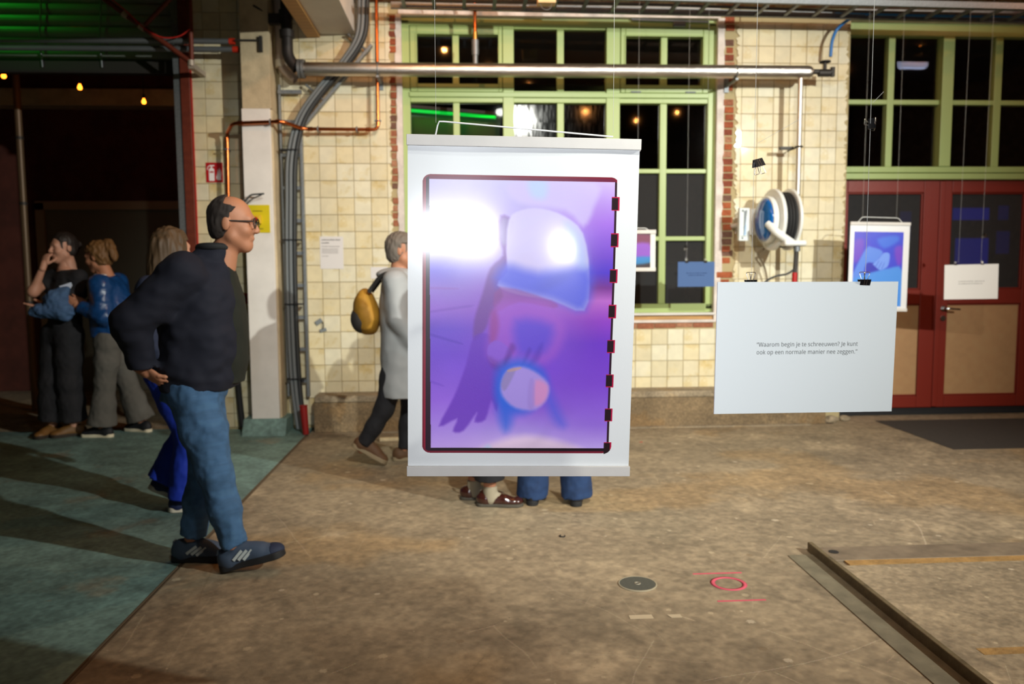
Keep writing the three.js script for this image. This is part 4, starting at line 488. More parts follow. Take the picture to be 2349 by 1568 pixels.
function bulb(x, y, z, power, group, label) { const o = thing('pendant_bulb', label, 'light bulb', [x, y, z], 0, group); mesh('bulb', bulbGeo, bulbGlow, o); mesh('lamp_holder', [rod([0, 0.018, 0], [0, 0.060, 0], 0.013, 12)], mBlack, o); mesh('cord', [rod([0, 0.058, 0], [0, CEIL - y, 0], 0.004, 6)], mBlack, o); const l = new THREE.PointLight(0xffa856, power, 0, 2); l.position.set(x, y - 0.016, z); l.castShadow = true; l.shadow.radius = 1.1; scene.add(l); }
for (const [x, z] of [[-0.208, 1.79], [0.312, 2.58], [0.877, 3.48], [1.906, 5.22], [2.86, 5.92], [3.37, 5.25], [5.18, 1.40], [4.78, 2.36]]) bulb(x, 3.9, z, z < 2.6 && x < 1 ? 2.2 : 0.6, 'pendant bulbs over the hall', 'small amber pendant bulb on a black cord over the hall');
for (const [x, z] of [[-4.137, -0.40], [-3.677, -0.843], [-3.326, -1.48]]) bulb(x, 3.2, z, 0.016, 'pendant bulbs beyond the shutter', 'small amber pendant bulb glowing in the dark room beyond the shutter');
{ const o = thing('emergency_light', 'white emergency light box hung over the hall', 'lamp', [5.16, 3.75, 1.50]); mesh('lamp_diffuser', [bx(-0.165, 0.165, -0.05, 0.05, -0.04, 0.04, 0.015)], new THREE.MeshStandardMaterial({ color: 0xffffff, emissive: 0xcfd8ff, emissiveIntensity: 5 }), o); mesh('hanger', [rod([-0.1, 0.05, 0], [-0.1, CEIL - 3.75, 0], 0.004, 6), rod([0.1, 0.05, 0], [0.1, CEIL - 3.75, 0], 0.004, 6)], mGalv, o); const l = new THREE.RectAreaLight(0xcfd8ff, 8, 0.3, 0.07); l.position.set(5.16, 3.695, 1.50); l.lookAt(5.16, 0, 1.50); scene.add(l); }
{ const at = [-5.0, 4.30, 1.5], to = [-3.75, 3.62, -0.1]; const o = thing('green_stage_light', 'green stage light clamped near the roller shutter', 'lamp', at); o.lookAt(...to); mesh('housing', [place(new THREE.CylinderGeometry(0.09, 0.08, 0.16, 20), 0, 0, -0.1, Math.PI / 2)], mBlack, o); mesh('lamp_lens', [place(new THREE.CircleGeometry(0.08, 24), 0, 0, -0.018)], new THREE.MeshStandardMaterial({ color: 0x20ff50, emissive: 0x14ff3c, emissiveIntensity: 5 }), o); spot(...at, ...to, 0x18ff3a, 0.8, 0.33, 0.9, 3); tag(mesh('lamp_rod', [rod([-5.08, 4.34, 1.6], [-5.08, CEIL, 1.6], 0.01, 8)], mBlack), 'rod of the green stage light', 'rod'); }
{ const a = V(-0.62, 3.02, -1.05), o = thing('green_tube_light', 'green light tube fixed to the yard wall behind the window', 'lamp', [-0.12, 2.995, -1.05]); o.rotation.z = -0.075; mesh('lamp_tube', [rod([-0.45, 0, 0], [0.45, 0, 0], 0.016, 12)], new THREE.MeshStandardMaterial({ color: 0x30ff60, emissive: 0x00c83c, emissiveIntensity: 0.8 }), o); mesh('mount', [bx(-0.46, 0.46, 0.02, 0.05, -0.03, 0.03), rod([-1.08, 0.0, 0], [-0.45, 0.03, 0], 0.012)], mDarkSteel, o);
  mesh('backing_board', [bx(-0.46, 0.50, -0.45, 0.06, -0.10, -0.08)], M(0x6f8a74, 0.8), o); const l = new THREE.RectAreaLight(0x10ff48, 2.2, 0.86, 0.03); l.position.set(-0.12, 2.97, -1.03); l.lookAt(-0.12, 2.6, -1.13); scene.add(l); }
{ const o = thing('yard_building', 'brick building across the yard with windows lit blue', 'building', [0, 0, -14]); mesh('facade', [bx(6, 26, 0, 7, -0.3, 0)], M(0x8a6552, 0.9, 0, { map: mottled([240, 232, 226], 0.2, 14, 0.4) }), o);
  for (const [x0, x1, y0, y1, k] of [[13.29, 14.29, 2.72, 3.04, 0.3], [13.40, 14.31, 1.50, 2.22, 0.3], [14.58, 14.84, 2.72, 3.10, 0.08], [11.81, 12.10, 2.17, 2.95, 0.08], [14.56, 14.90, 1.80, 2.41, 0.08]]) mesh('lit_window', [bx(x0, x1, y0, y1, -0.05, 0.05)], new THREE.MeshStandardMaterial({ color: 0x5a68a8, emissive: 0x1c2cd8, emissiveIntensity: k }), o); }
// ------------------------------------------------------------------ people
// Distance fields meshed with surface nets. Joints are metres from the person's root on the floor, in world directions; 'face' turns torso, head and feet (0 looks along +z, 90 along +x).
const perlin = new ImprovedNoise();
function net(f, lo, hi, h) {
  const nx = Math.ceil((hi[0] - lo[0]) / h) + 1, ny = Math.ceil((hi[1] - lo[1]) / h) + 1, nz = Math.ceil((hi[2] - lo[2]) / h) + 1, D = new Float32Array(nx * ny * nz), at = (i, j, k) => i + nx * (j + ny * k);
  // coarse pass first: a block far from the surface is filled with its own distance
  const B = 4;
  for (let k = 0; k < nz; k += B) for (let j = 0; j < ny; j += B) for (let i = 0; i < nx; i += B) {
    const c = f(lo[0] + (i + 1.5) * h, lo[1] + (j + 1.5) * h, lo[2] + (k + 1.5) * h), far = Math.abs(c) > h * 6.5;
    for (let n = k; n < Math.min(k + B, nz); n++) for (let m = j; m < Math.min(j + B, ny); m++) for (let l = i; l < Math.min(i + B, nx); l++) D[at(l, m, n)] = far ? c : f(lo[0] + l * h, lo[1] + m * h, lo[2] + n * h);
  }
  const id = new Int32Array(nx * ny * nz).fill(-1), P = [], N = [], I = [], e = h * 0.5;
  for (let k = 0; k < nz - 1; k++) for (let j = 0; j < ny - 1; j++) for (let i = 0; i < nx - 1; i++) {
    let s = 0, n = 0, x = 0, y = 0, z = 0; const v = [];
    for (let c = 0; c < 8; c++) { const d = D[at(i + (c & 1), j + ((c >> 1) & 1), k + (c >> 2))]; v.push(d); if (d < 0) s |= 1 << c; }
    if (s === 0 || s === 255) continue;
    for (let a = 0; a < 8; a++) for (let b = 1; b < 8; b <<= 1) { const c = a | b; if (c === a || (v[a] < 0) === (v[c] < 0)) continue; const t = v[a] / (v[a] - v[c]); x += (a & 1) + (b === 1 ? t : 0); y += ((a >> 1) & 1) + (b === 2 ? t : 0); z += (a >> 2) + (b === 4 ? t : 0); n++; }
    x = lo[0] + (i + x / n) * h; y = lo[1] + (j + y / n) * h; z = lo[2] + (k + z / n) * h; id[at(i, j, k)] = P.length / 3; P.push(x, y, z);
    const gx = f(x + e, y, z) - f(x - e, y, z), gy = f(x, y + e, z) - f(x, y - e, z), gz = f(x, y, z + e) - f(x, y, z - e), L = Math.hypot(gx, gy, gz) || 1; N.push(gx / L, gy / L, gz / L);
  }
  const quad = (a, b, c, d, flip) => { if (a < 0 || b < 0 || c < 0 || d < 0) return; flip ? I.push(a, d, c, a, c, b) : I.push(a, b, c, a, c, d); };
  for (let k = 1; k < nz - 1; k++) for (let j = 1; j < ny - 1; j++) for (let i = 1; i < nx - 1; i++) {
    const o = D[at(i, j, k)] < 0;
    if (o !== D[at(i + 1, j, k)] < 0) quad(id[at(i, j - 1, k - 1)], id[at(i, j, k - 1)], id[at(i, j, k)], id[at(i, j - 1, k)], !o);
    if (o !== D[at(i, j + 1, k)] < 0) quad(id[at(i - 1, j, k - 1)], id[at(i - 1, j, k)], id[at(i, j, k)], id[at(i, j, k - 1)], !o);
    if (o !== D[at(i, j, k + 1)] < 0) quad(id[at(i - 1, j - 1, k)], id[at(i, j - 1, k)], id[at(i, j, k)], id[at(i - 1, j, k)], !o);
  }
  const g = new THREE.BufferGeometry(), U = new Float32Array(P.length / 3 * 2); for (let i = 0; i < P.length / 3; i++) { U[2 * i] = P[3 * i] + P[3 * i + 2]; U[2 * i + 1] = P[3 * i + 1]; }
  g.setAttribute('position', new THREE.Float32BufferAttribute(P, 3)); g.setAttribute('normal', new THREE.Float32BufferAttribute(N, 3)); g.setAttribute('uv', new THREE.BufferAttribute(U, 2)); g.setIndex(I); return g;
}
const clamp01 = (t) => (t < 0 ? 0 : t > 1 ? 1 : t);
// shapes: each knows its own bounds
function seg(a, b, r1, r2 = r1, cap = 0) { // tapered capsule; cap = 1 cuts it flat at b
  const dx = b[0] - a[0], dy = b[1] - a[1], dz = b[2] - a[2], L = dx * dx + dy * dy + dz * dz, l = Math.sqrt(L), R = Math.max(r1, r2);
  const f = (x, y, z) => { const t0 = ((x - a[0]) * dx + (y - a[1]) * dy + (z - a[2]) * dz) / L, t = clamp01(t0), px = x - a[0] - dx * t, py = y - a[1] - dy * t, pz = z - a[2] - dz * t, d = Math.sqrt(px * px + py * py + pz * pz) - (r1 + (r2 - r1) * t); return cap ? Math.max(d, (t0 - 1) * l) : d; };
  f.lo = [0, 1, 2].map((i) => Math.min(a[i], b[i]) - R); f.hi = [0, 1, 2].map((i) => Math.max(a[i], b[i]) + R); return f;
}
function ell(c, r, yaw = 0) { const cs = Math.cos(yaw * DEG), sn = Math.sin(yaw * DEG), R = Math.max(...r); const f = (x, y, z) => { let px = x - c[0], py = y - c[1], pz = z - c[2]; const u = px * cs - pz * sn, w = px * sn + pz * cs; const a = u / r[0], b = py / r[1], d = w / r[2], k0 = Math.sqrt(a * a + b * b + d * d), k1 = Math.sqrt((a / r[0]) ** 2 + (b / r[1]) ** 2 + (d / r[2]) ** 2); return k1 > 1e-9 ? k0 * (k0 - 1) / k1 : -Math.min(...r); }; f.lo = c.map((q) => q - R); f.hi = c.map((q) => q + R); return f; }
function prof(rows, face) { // rows [y, x, z, half width, half depth], bottom to top, turned to face
  const cs = Math.cos(face * DEG), sn = Math.sin(face * DEG), y0 = rows[0][0], y1 = rows[rows.length - 1][0];
  const f = (x, y, z) => { const yy = Math.min(y1, Math.max(y0, y)); let i = 1; while (i < rows.length - 1 && yy > rows[i][0]) i++; const p = rows[i - 1], q = rows[i], t0 = (yy - p[0]) / (q[0] - p[0]), t = t0 * t0 * (3 - 2 * t0) * 0.5 + t0 * 0.5; const cx = p[1] + (q[1] - p[1]) * t, cz = p[2] + (q[2] - p[2]) * t, a = p[3] + (q[3] - p[3]) * t, b = p[4] + (q[4] - p[4]) * t, dx = x - cx, dz = z - cz, u = dx * cs - dz * sn, w = dx * sn + dz * cs, e = Math.pow(Math.pow(Math.abs(u / a), 2.35) + Math.pow(Math.abs(w / b), 2.35), 1 / 2.35), d = (e - 1) * Math.min(a, b); return Math.max(d, y - y1, y0 - y); };
  const R = Math.max(...rows.map((r) => Math.max(r[3], r[4]))); f.lo = [Math.min(...rows.map((r) => r[1])) - R, y0, Math.min(...rows.map((r) => r[2])) - R]; f.hi = [Math.max(...rows.map((r) => r[1])) + R, y1, Math.max(...rows.map((r) => r[2])) + R]; return f;
}
function blend(list, k) { // smooth union, skipping shapes whose box is out of reach
  const f = (x, y, z) => { let d = 1e3; for (const s of list) { const ox = Math.max(s.lo[0] - x, 0, x - s.hi[0]), oy = Math.max(s.lo[1] - y, 0, y - s.hi[1]), oz = Math.max(s.lo[2] - z, 0, z - s.hi[2]), o2 = ox * ox + oy * oy + oz * oz; if (d < 1e2 && o2 > (d + k) * (d + k) && d + k > 0) continue; const e = s(x, y, z), h = Math.max(k - Math.abs(d - e), 0) / k; d = Math.min(d, e) - h * h * k * 0.25; } return d; };
  f.lo = [0, 1, 2].map((i) => Math.min(...list.map((s) => s.lo[i]))); f.hi = [0, 1, 2].map((i) => Math.max(...list.map((s) => s.hi[i]))); return f;
}
const wrinkled = (f, amp, fx, fy, seed) => { const g = (x, y, z) => { const d = f(x, y, z); if (d > 0.06 || d < -0.06) return d; return d + amp * (perlin.noise(x * fx + seed, y * fy, z * fx) + 0.5 * perlin.noise(x * fx * 2.1, y * fy * 2.3 + seed, z * fx * 2.1)); }; g.lo = f.lo; g.hi = f.hi; return g; };
const cut = (f, test) => { const g = (x, y, z) => Math.max(f(x, y, z), test(x, y, z)); g.lo = f.lo; g.hi = f.hi; return g; };
const shell = (f, h, pad = 0.03) => net(f, f.lo.map((q) => q - pad), f.hi.map((q) => q + pad), h);

// a head about 0.235 m tall, face along +z, centre at eye height
const headField = (() => { const main = blend([ell([0, 0.032, -0.012], [0.077, 0.092, 0.096]), ell([0, -0.035, 0.028], [0.062, 0.080, 0.066]), ell([0, -0.098, 0.062], [0.026, 0.020, 0.022]), seg([-0.050, -0.062, 0.010], [0, -0.098, 0.060], 0.024, 0.02), seg([0.050, -0.062, 0.010], [0, -0.098, 0.060], 0.024, 0.02), seg([-0.034, 0.024, 0.078], [0.034, 0.024, 0.078], 0.013), ell([-0.040, -0.028, 0.066], [0.022, 0.020, 0.022]), ell([0.040, -0.028, 0.066], [0.022, 0.020, 0.022])], 0.030);
  const nose = blend([seg([0, 0.016, 0.090], [0, -0.024, 0.112], 0.008, 0.0115), ell([0, -0.030, 0.104], [0.019, 0.010, 0.013])], 0.010), lips = blend([seg([-0.020, -0.058, 0.086], [0.020, -0.058, 0.086], 0.0065), seg([-0.017, -0.068, 0.085], [0.017, -0.068, 0.085], 0.007), ell([0, -0.062, 0.092], [0.014, 0.010, 0.008])], 0.006);
  const ears = blend([ell([-0.080, -0.004, -0.012], [0.010, 0.032, 0.019]), ell([0.080, -0.004, -0.012], [0.010, 0.032, 0.019])], 0.004), eyes = [ell([-0.031, 0.002, 0.098], [0.019, 0.012, 0.016]), ell([0.031, 0.002, 0.098], [0.019, 0.012, 0.016])], balls = [ell([-0.031, 0.001, 0.076], [0.0135, 0.0125, 0.0125]), ell([0.031, 0.001, 0.076], [0.0135, 0.0125, 0.0125])];
  const neck = seg([0, -0.06, -0.020], [0, -0.20, -0.040], 0.052, 0.060);
  const sm2 = (a, b, k) => { const h = Math.max(k - Math.abs(a - b), 0) / k; return Math.min(a, b) - h * h * k * 0.25; };
  const f = (x, y, z) => { let d = main(x, y, z); for (const e of eyes) { const q = -e(x, y, z), h = Math.max(0.012 - Math.abs(d - q), 0) / 0.012; d = Math.max(d, q) + h * h * 0.003; } d = sm2(d, nose(x, y, z), 0.012); d = sm2(d, lips(x, y, z), 0.008); for (const b of balls) d = Math.min(d, b(x, y, z)); d = sm2(d, ears(x, y, z), 0.008); return sm2(d, neck(x, y, z), 0.03); };
  f.lo = [-0.095, -0.21, -0.115]; f.hi = [0.095, 0.13, 0.13]; return f; })();
const HEAD = shell(headField, 0.0052, 0.012);
function handGeo(curl, spread, s) { // wrist at the origin, fingers down -y, palm side +z, thumb towards +x * s
  const L = [ell([0, -0.050, 0], [0.040, 0.052, 0.0165]), seg([0, 0.03, 0], [0, -0.02, 0], 0.026, 0.027)]; const len = [0.066, 0.078, 0.072, 0.056];
  for (let i = 0; i < 4; i++) { let p = [s * (0.029 - 0.0195 * i), -0.088 + (i === 3 ? 0.010 : i === 0 ? 0.004 : 0), 0], a = 0.15 + curl * 0.5; for (let k = 0; k < 3; k++) { const l = len[i] * [0.46, 0.31, 0.23][k], q = [p[0] + s * (1.5 - i) * spread * l, p[1] - Math.cos(a) * l, p[2] + Math.sin(a) * l]; L.push(seg(p, q, 0.0092 - 0.001 * k, 0.0084 - 0.001 * k)); p = q; a += curl * [0.9, 0.7, 0.4][k]; } }
  let p = [s * 0.032, -0.022, 0.006]; for (const [dx, dy, dz, l] of [[0.55, -0.70, 0.45, 0.044], [0.25, -0.85, 0.45, 0.030], [0.05, -0.9, 0.42, 0.024]]) { const q = [p[0] + s * dx * l, p[1] + dy * l, p[2] + dz * l]; L.push(seg(p, q, 0.0115, 0.0098)); p = q; }
  return shell(blend(L, 0.006), 0.0046, 0.012);
}
function aim(g, at, down, palm) { // carry a hand to the wrist: fingers along 'down', palm facing 'palm'
  const y = V(...down).normalize().negate(), z = V(...palm); z.addScaledVector(y, -z.dot(y)).normalize(); const x = y.clone().cross(z); const m = new THREE.Matrix4().makeBasis(x, y, z); m.setPosition(...at); return g.clone().applyMatrix4(m);
}
const turned = (g, at, face, pitch = 0, roll = 0, s = 1) => g.clone().applyMatrix4(new THREE.Matrix4().makeRotationFromEuler(new THREE.Euler(pitch * DEG, face * DEG, roll * DEG, 'YXZ')).scale(V(s, s, s)).setPosition(...at));
// shoes: heel at z = -0.09, toe at z = +0.19, sole on y = 0
function shoeField(kind) { const low = kind === 'loafer'; const up = blend([ell([0, 0.045, -0.052], [0.036, low ? 0.042 : 0.056, 0.045]), seg([0, 0.040, -0.03], [0, 0.038, 0.07], 0.036, 0.038), ell([0.002, 0.030, 0.125], [0.045, low ? 0.028 : 0.034, 0.062]), ...(low ? [] : [seg([0, 0.085, 0.0], [0, 0.050, 0.09], 0.030, 0.030)])], 0.03); const f = (x, y, z) => Math.max(up(x, y, z), 0.014 - y, low ? (Math.hypot(x, (z - 0.005) * 0.72) - 0.032 < 0 && y > 0.052 ? 0.052 - 0.052 + (0.032 - Math.hypot(x, (z - 0.005) * 0.72)) * (y > 0.045 ? 1 : 0) : -1) : -1); f.lo = [-0.055, 0, -0.11]; f.hi = [0.055, 0.125, 0.20]; return f; }
function soleField(t) { const f = (x, y, z) => { const w = z < 0 ? 0.036 : 0.036 + 0.012 * sm(0, 0.10, z) - 0.006 * sm(0.15, 0.20, z), cz = Math.min(0.145, Math.max(-0.062, z)), d = Math.hypot(x, z - cz) - w, q = Math.max(d, Math.abs(y - t / 2) - t / 2); return q; }; f.lo = [-0.06, 0, -0.11]; f.hi = [0.06, t, 0.20]; return f; }
const SHOES = {}; for (const k of ['sneaker', 'loafer']) SHOES[k] = { upper: shell(shoeField(k), 0.006, 0.015), sole: shell(soleField(k === 'sneaker' ? 0.032 : 0.020), 0.006, 0.015) };

const mSkin = M(0xb27a5c, 0.55, 0, { bumpMap: rep(bumpFine, 14), bumpScale: 0.0006 }), mSkinPale = M(0xc08e76, 0.55), mSkinDeep = M(0x9a6446, 0.55);
const denim = (c) => M(c, 0.85, 0, { map: mottled([240, 243, 248], 0.16, 10, 3), bumpMap: bumpCloth, bumpScale: 0.0008 }), cloth = (c, r = 0.85) => M(c, r, 0, { bumpMap: bumpCloth, bumpScale: 0.0008 });
function person(S) {
  const o = thing('person', S.label, 'person', S.pos), J = S.j, F = S.face, sn = Math.sin(F * DEG), cs = Math.cos(F * DEG), k = S.build || 1;
  // the whole body as one mesh
  const T = S.torso, body = blend([prof(T.map((r) => [r[0], r[1], r[2], r[3] * 0.82, r[4] * 0.80]), F), seg(J.shoulderL, J.shoulderR, 0.055), seg(J.neck, J.head.map((q, i) => (i === 1 ? q - 0.06 : q)), 0.05), ...['L', 'R'].flatMap((s) => [seg(J['shoulder' + s], J['elbow' + s], 0.045 * k, 0.038 * k), seg(J['elbow' + s], J['wrist' + s], 0.038 * k, 0.026), seg(J['hip' + s], J['knee' + s], 0.078 * k, 0.054), seg(J['knee' + s], J['ankle' + s], 0.052, 0.037)])], 0.05);
  const parts = [shell(body, 0.014), turned(HEAD, J.head, S.headFace ?? F, S.headPitch || 0, S.headRoll || 0, S.headSize || 1)];
  for (const s of ['L', 'R']) { const w = V(...J['wrist' + s]), e = V(...J['elbow' + s]), h = S['hand' + s] || {}; const dir = h.dir || w.clone().sub(e).normalize().toArray(); parts.push(aim(handGeo(h.curl ?? 0.45, 0.05, h.thumb ?? (s === 'L' ? -1 : 1)), J['wrist' + s], dir, h.palm || [s === 'L' ? -cs : cs, 0, s === 'L' ? sn : -sn])); }
  for (const s of ['L', 'R']) { const a = J['ankle' + s], f = (S['foot' + s] ?? F) * DEG; parts.push(shell(seg([a[0] - Math.sin(f) * 0.02, a[1] - 0.045, a[2] - Math.cos(f) * 0.02], [a[0] + Math.sin(f) * 0.10, a[1] - 0.055, a[2] + Math.cos(f) * 0.10], 0.026, 0.020), 0.012)); }
  mesh('body', mergeGeometries(parts.map((g) => { g = g.index ? g.toNonIndexed() : g; return g; })), S.skin || mSkin, o);
  // trousers
  const tr_ = S.trousers; if (tr_) { const legs = ['L', 'R'].flatMap((s) => { const h = J['hip' + s], n = J['knee' + s], a = J['ankle' + s], e = V(...n).lerp(V(...a), tr_.hem ?? 0.96).toArray(), m = V(...h).lerp(V(...n), 0.5).toArray(), q = V(...n).lerp(V(...e), 0.5).toArray(); const [r0, r1, r2, r3, r4] = tr_.r; return [seg(h, m, r0, r1), seg(m, n, r1, r2), seg(n, q, r2, r3), seg(q, e, r3, r4, 1)]; }); const W = T.filter((r) => r[0] < tr_.waist + 0.05).map((r) => [r[0], r[1], r[2], r[3] * 0.97, r[4] * 0.97]); if (W.length > 1) legs.push(prof(W, F)); legs.push(seg(J.hipL, J.hipR, tr_.r[0])); mesh('trousers', shell(cut(wrinkled(blend(legs, 0.035), tr_.fold ?? 0.006, 16, 11, S.seed), (x, y) => y - tr_.waist), 0.0115), tr_.m, o); }
  // jacket, coat or top
  const jk = S.top; { const R = jk.sleeve, list = [prof(jk.rows, F), seg(J.shoulderL, J.shoulderR, jk.shoulder ?? 0.075)]; for (const s of ['L', 'R']) { const sh = J['shoulder' + s], e = J['elbow' + s], w = J['wrist' + s]; if (jk.short) { list.push(seg(sh, V(...sh).lerp(V(...e), jk.short).toArray(), R[0], R[1], 1)); continue; } const m = V(...e).lerp(V(...w), 0.93).toArray(); list.push(seg(sh, e, R[0], R[1]), seg(e, m, R[1], R[2], 1)); }
    if (jk.extra) list.push(...jk.extra); mesh(jk.name || 'jacket', shell(cut(wrinkled(blend(list, 0.04), jk.fold ?? 0.008, jk.fx ?? 11, jk.fy ?? 15, S.seed + 7), (x, y) => Math.max(jk.rows[0][0] - y, -1)), 0.0115), jk.m, o); }
  for (const s of ['L', 'R']) { const a = J['ankle' + s], sh = S.shoes, G = SHOES[sh.kind], at = S['shoe' + s] || [a[0], 0, a[2]], f = S['foot' + s] ?? F, p = S['pitch' + s] || 0; const u = mesh('shoe', turned(G.upper, at, f, p, 0, sh.size || 1), sh.m, o); mesh('sole', turned(G.sole, at, f, p, 0, sh.size || 1), sh.sole, u); if (sh.stripe) { for (const k of [-1, 1]) for (let n = 0; n < 3; n++) mesh('stripe', turned(clean(place(bx(-0.0025, 0.0025, -0.026, 0.026, -0.006, 0.006), k * 0.0385, 0.060 - n * 0.004, 0.004 + n * 0.021, 0.95, 0, k * 0.16)), at, f, p, 0, sh.size || 1), sh.stripe, u); mesh('toe_cap', turned(shell(cut(ell([0.002, 0.031, 0.126], [0.0465, 0.035, 0.064]), (x, y, z) => Math.max(0.135 - z, 0.016 - y)), 0.006, 0.012), at, f, p, 0, sh.size || 1), M(0x1c2740, 0.75), u); mesh('heel_tab', turned(clean(place(bx(-0.018, 0.018, -0.02, 0.03, -0.004, 0.004, 0.003), 0, 0.075, -0.092, 0.15)), at, f, p), M(0x4d5a66, 0.7), u); } if (sh.laces) mesh('laces', [0, 1, 2, 3].map((n) => turned(clean(rod([-0.022, 0.104 - n * 0.011, 0.025 + n * 0.02], [0.022, 0.104 - n * 0.011, 0.025 + n * 0.02], 0.003, 6)), at, f, p)), sh.laces, u); }
  if (S.hair) mesh('hair', turned(shell(S.hair.f, S.hair.h || 0.006, 0.012), J.head, S.headFace ?? F, S.headPitch || 0, S.headRoll || 0, S.headSize || 1), S.hair.m, o);
  return o;
}
const strand = (f, amp, fx, fy, seed) => { const g = (x, y, z) => { const d = f(x, y, z); return Math.abs(d) > 0.03 ? d : d + amp * perlin.noise(x * fx + seed, y * fy, z * fx); }; g.lo = f.lo; g.hi = f.hi; return g; };
// hair shapes in the head's own frame
const capHair = (t, front, low, extra = []) => { const base = blend([ell([0, 0.036, -0.016], [0.080 + t, 0.094 + t, 0.099 + t]), ell([0, -0.02, -0.045], [0.074 + t, 0.070 + t, 0.062 + t]), ...extra], 0.02); return cut(base, (x, y, z) => Math.max(Math.min(z - front - (y > 0.05 ? (y - 0.05) * 0.55 : 0), 1), low - y, Math.abs(x) > 0.07 && z > 0.0 && y < 0.05 ? z : -1)); };
const HAIR = {
  balding: strand(cut(capHair(0.004, 0.012, -0.075), (x, y, z) => (y > 0.088 ? Math.max(z + 0.03, -0.2) : -1)), 0.004, 60, 30, 3),
  short: strand(capHair(0.010, 0.045, -0.085), 0.006, 55, 22, 5),
  tied: strand(capHair(0.008, 0.050, -0.070, [ell([0, 0.02, -0.125], [0.038, 0.038, 0.034])]), 0.004, 60, 24, 8),
  bun: strand(capHair(0.012, 0.048, -0.085, [ell([0, 0.055, -0.125], [0.050, 0.060, 0.045]), ell([0.012, 0.0, -0.150], [0.040, 0.070, 0.032]), ell([-0.012, 0.10, -0.105], [0.040, 0.035, 0.040])]), 0.010, 42, 22, 9),
  long: strand(cut(blend([ell([0, 0.036, -0.016], [0.092, 0.104, 0.110]), seg([0, 0.0, -0.060], [0, -0.30, -0.110], 0.085, 0.070), seg([-0.05, -0.02, -0.03], [-0.06, -0.28, -0.06], 0.050, 0.045), seg([0.05, -0.02, -0.03], [0.06, -0.28, -0.06], 0.050, 0.045)], 0.03), (x, y, z) => (y < 0.055 ? z - 0.030 : z - 0.060)), 0.010, 45, 9, 4),
};
const mJeans = denim(0x42678c), mNavy = cloth(0x0b1022), mBlackCloth = cloth(0x17171c), mLeather = M(0x123f74, 0.32, 0, { clearcoat: 0.25, clearcoatRoughness: 0.4, bumpMap: rep(bumpFine, 5), bumpScale: 0.002 });

// the man walking past the pillar
const man = person({ label: 'man in a navy jacket and blue jeans striding past the pillar with hands behind him', pos: [-1.25, 0, 3.43], face: 90, seed: 1, skin: mSkin, build: 1.08, headFace: 92, headPitch: 4,
  j: { head: [0.178, 1.628, 0], neck: [0.085, 1.47, 0], shoulderR: [0.000, 1.395, 0.175], shoulderL: [0.03, 1.395, -0.175], elbowR: [-0.205, 1.185, 0.235], elbowL: [-0.19, 1.19, -0.22], wristR: [-0.185, 0.975, 0.185], wristL: [-0.16, 0.975, -0.15], hipR: [-0.005, 0.885, 0.095], hipL: [-0.035, 0.885, -0.095], kneeR: [0.085, 0.48, 0.10], kneeL: [-0.010, 0.48, -0.075], ankleR: [0.155, 0.125, 0.085], ankleL: [-0.100, 0.115, -0.090] },
  torso: [[0.82, -0.03, 0, 0.175, 0.145], [0.95, 0.005, 0, 0.175, 0.150], [1.15, 0.025, 0, 0.180, 0.160], [1.34, 0.030, 0, 0.185, 0.135], [1.45, 0.060, 0, 0.10, 0.075]],
  trousers: { waist: 0.93, r: [0.112, 0.102, 0.076, 0.070, 0.062], m: mJeans, hem: 0.97, fold: 0.009 }, handR: { palm: [0.9, 0, -0.5], dir: [0.75, -0.5, 0.05], curl: 0.55, thumb: 1 }, handL: { dir: [0.6, -0.6, 0.3] },
  top: { rows: [[0.865, -0.005, 0, 0.205, 0.165], [0.92, 0.005, 0, 0.215, 0.178], [1.10, 0.025, 0, 0.215, 0.182], [1.28, 0.030, 0, 0.210, 0.170], [1.40, 0.040, 0, 0.170, 0.130], [1.455, 0.070, 0, 0.095, 0.088], [1.52, 0.090, 0, 0.080, 0.080]], sleeve: [0.095, 0.082, 0.058], m: mNavy, shoulder: 0.085, fold: 0.012, fx: 8, fy: 10 },
  shoes: { kind: 'sneaker', m: M(0x3c4b60, 0.7), sole: M(0x17181b, 0.7), stripe: M(0xaab3b4, 0.5), laces: mBlack, size: 1.10 }, shoeL: [-0.095, 0, -0.09], shoeR: [0.190, 0.030, 0.085], pitchR: -14,
  hair: { f: HAIR.balding, m: M(0x2a2320, 0.8) } });
{ const g = new THREE.Group(); g.name = 'glasses'; g.position.set(0.178, 1.628, 0); g.rotation.set(0, 92 * DEG, 0); man.add(g); const m = M(0x15130f, 0.35); mesh('frame', [...[-1, 1].map((s) => place(new THREE.TorusGeometry(0.023, 0.0026, 8, 24), s * 0.032, 0.000, 0.106)), rod([-0.01, 0.006, 0.108], [0.01, 0.006, 0.108], 0.0026, 6), ...[-1, 1].map((s) => rod([s * 0.055, 0.008, 0.104], [s * 0.084, 0.010, -0.010], 0.0034, 6))], m, g); for (const s of [-1, 1]) mesh('lens', [place(new THREE.CircleGeometry(0.022, 20), s * 0.032, 0, 0.106)], mGlass, g); }
{ mesh('sweater', shell(wrinkled(prof([[0.89, 0.075, 0, 0.105, 0.125], [1.00, 0.090, 0, 0.110, 0.132], [1.15, 0.095, 0, 0.110, 0.132], [1.28, 0.090, 0, 0.105, 0.125], [1.38, 0.085, 0, 0.09, 0.105], [1.45, 0.085, 0, 0.07, 0.085]], 90), 0.005, 12, 9, 3), 0.009), cloth(0x181b12, 0.9), man); mesh('shirt_collar', [place(new THREE.TorusGeometry(0.072, 0.018, 10, 28), 0.095, 1.515, 0, Math.PI / 2 - 0.1, 0, -0.25)], M(0x16181a, 0.8), man); }

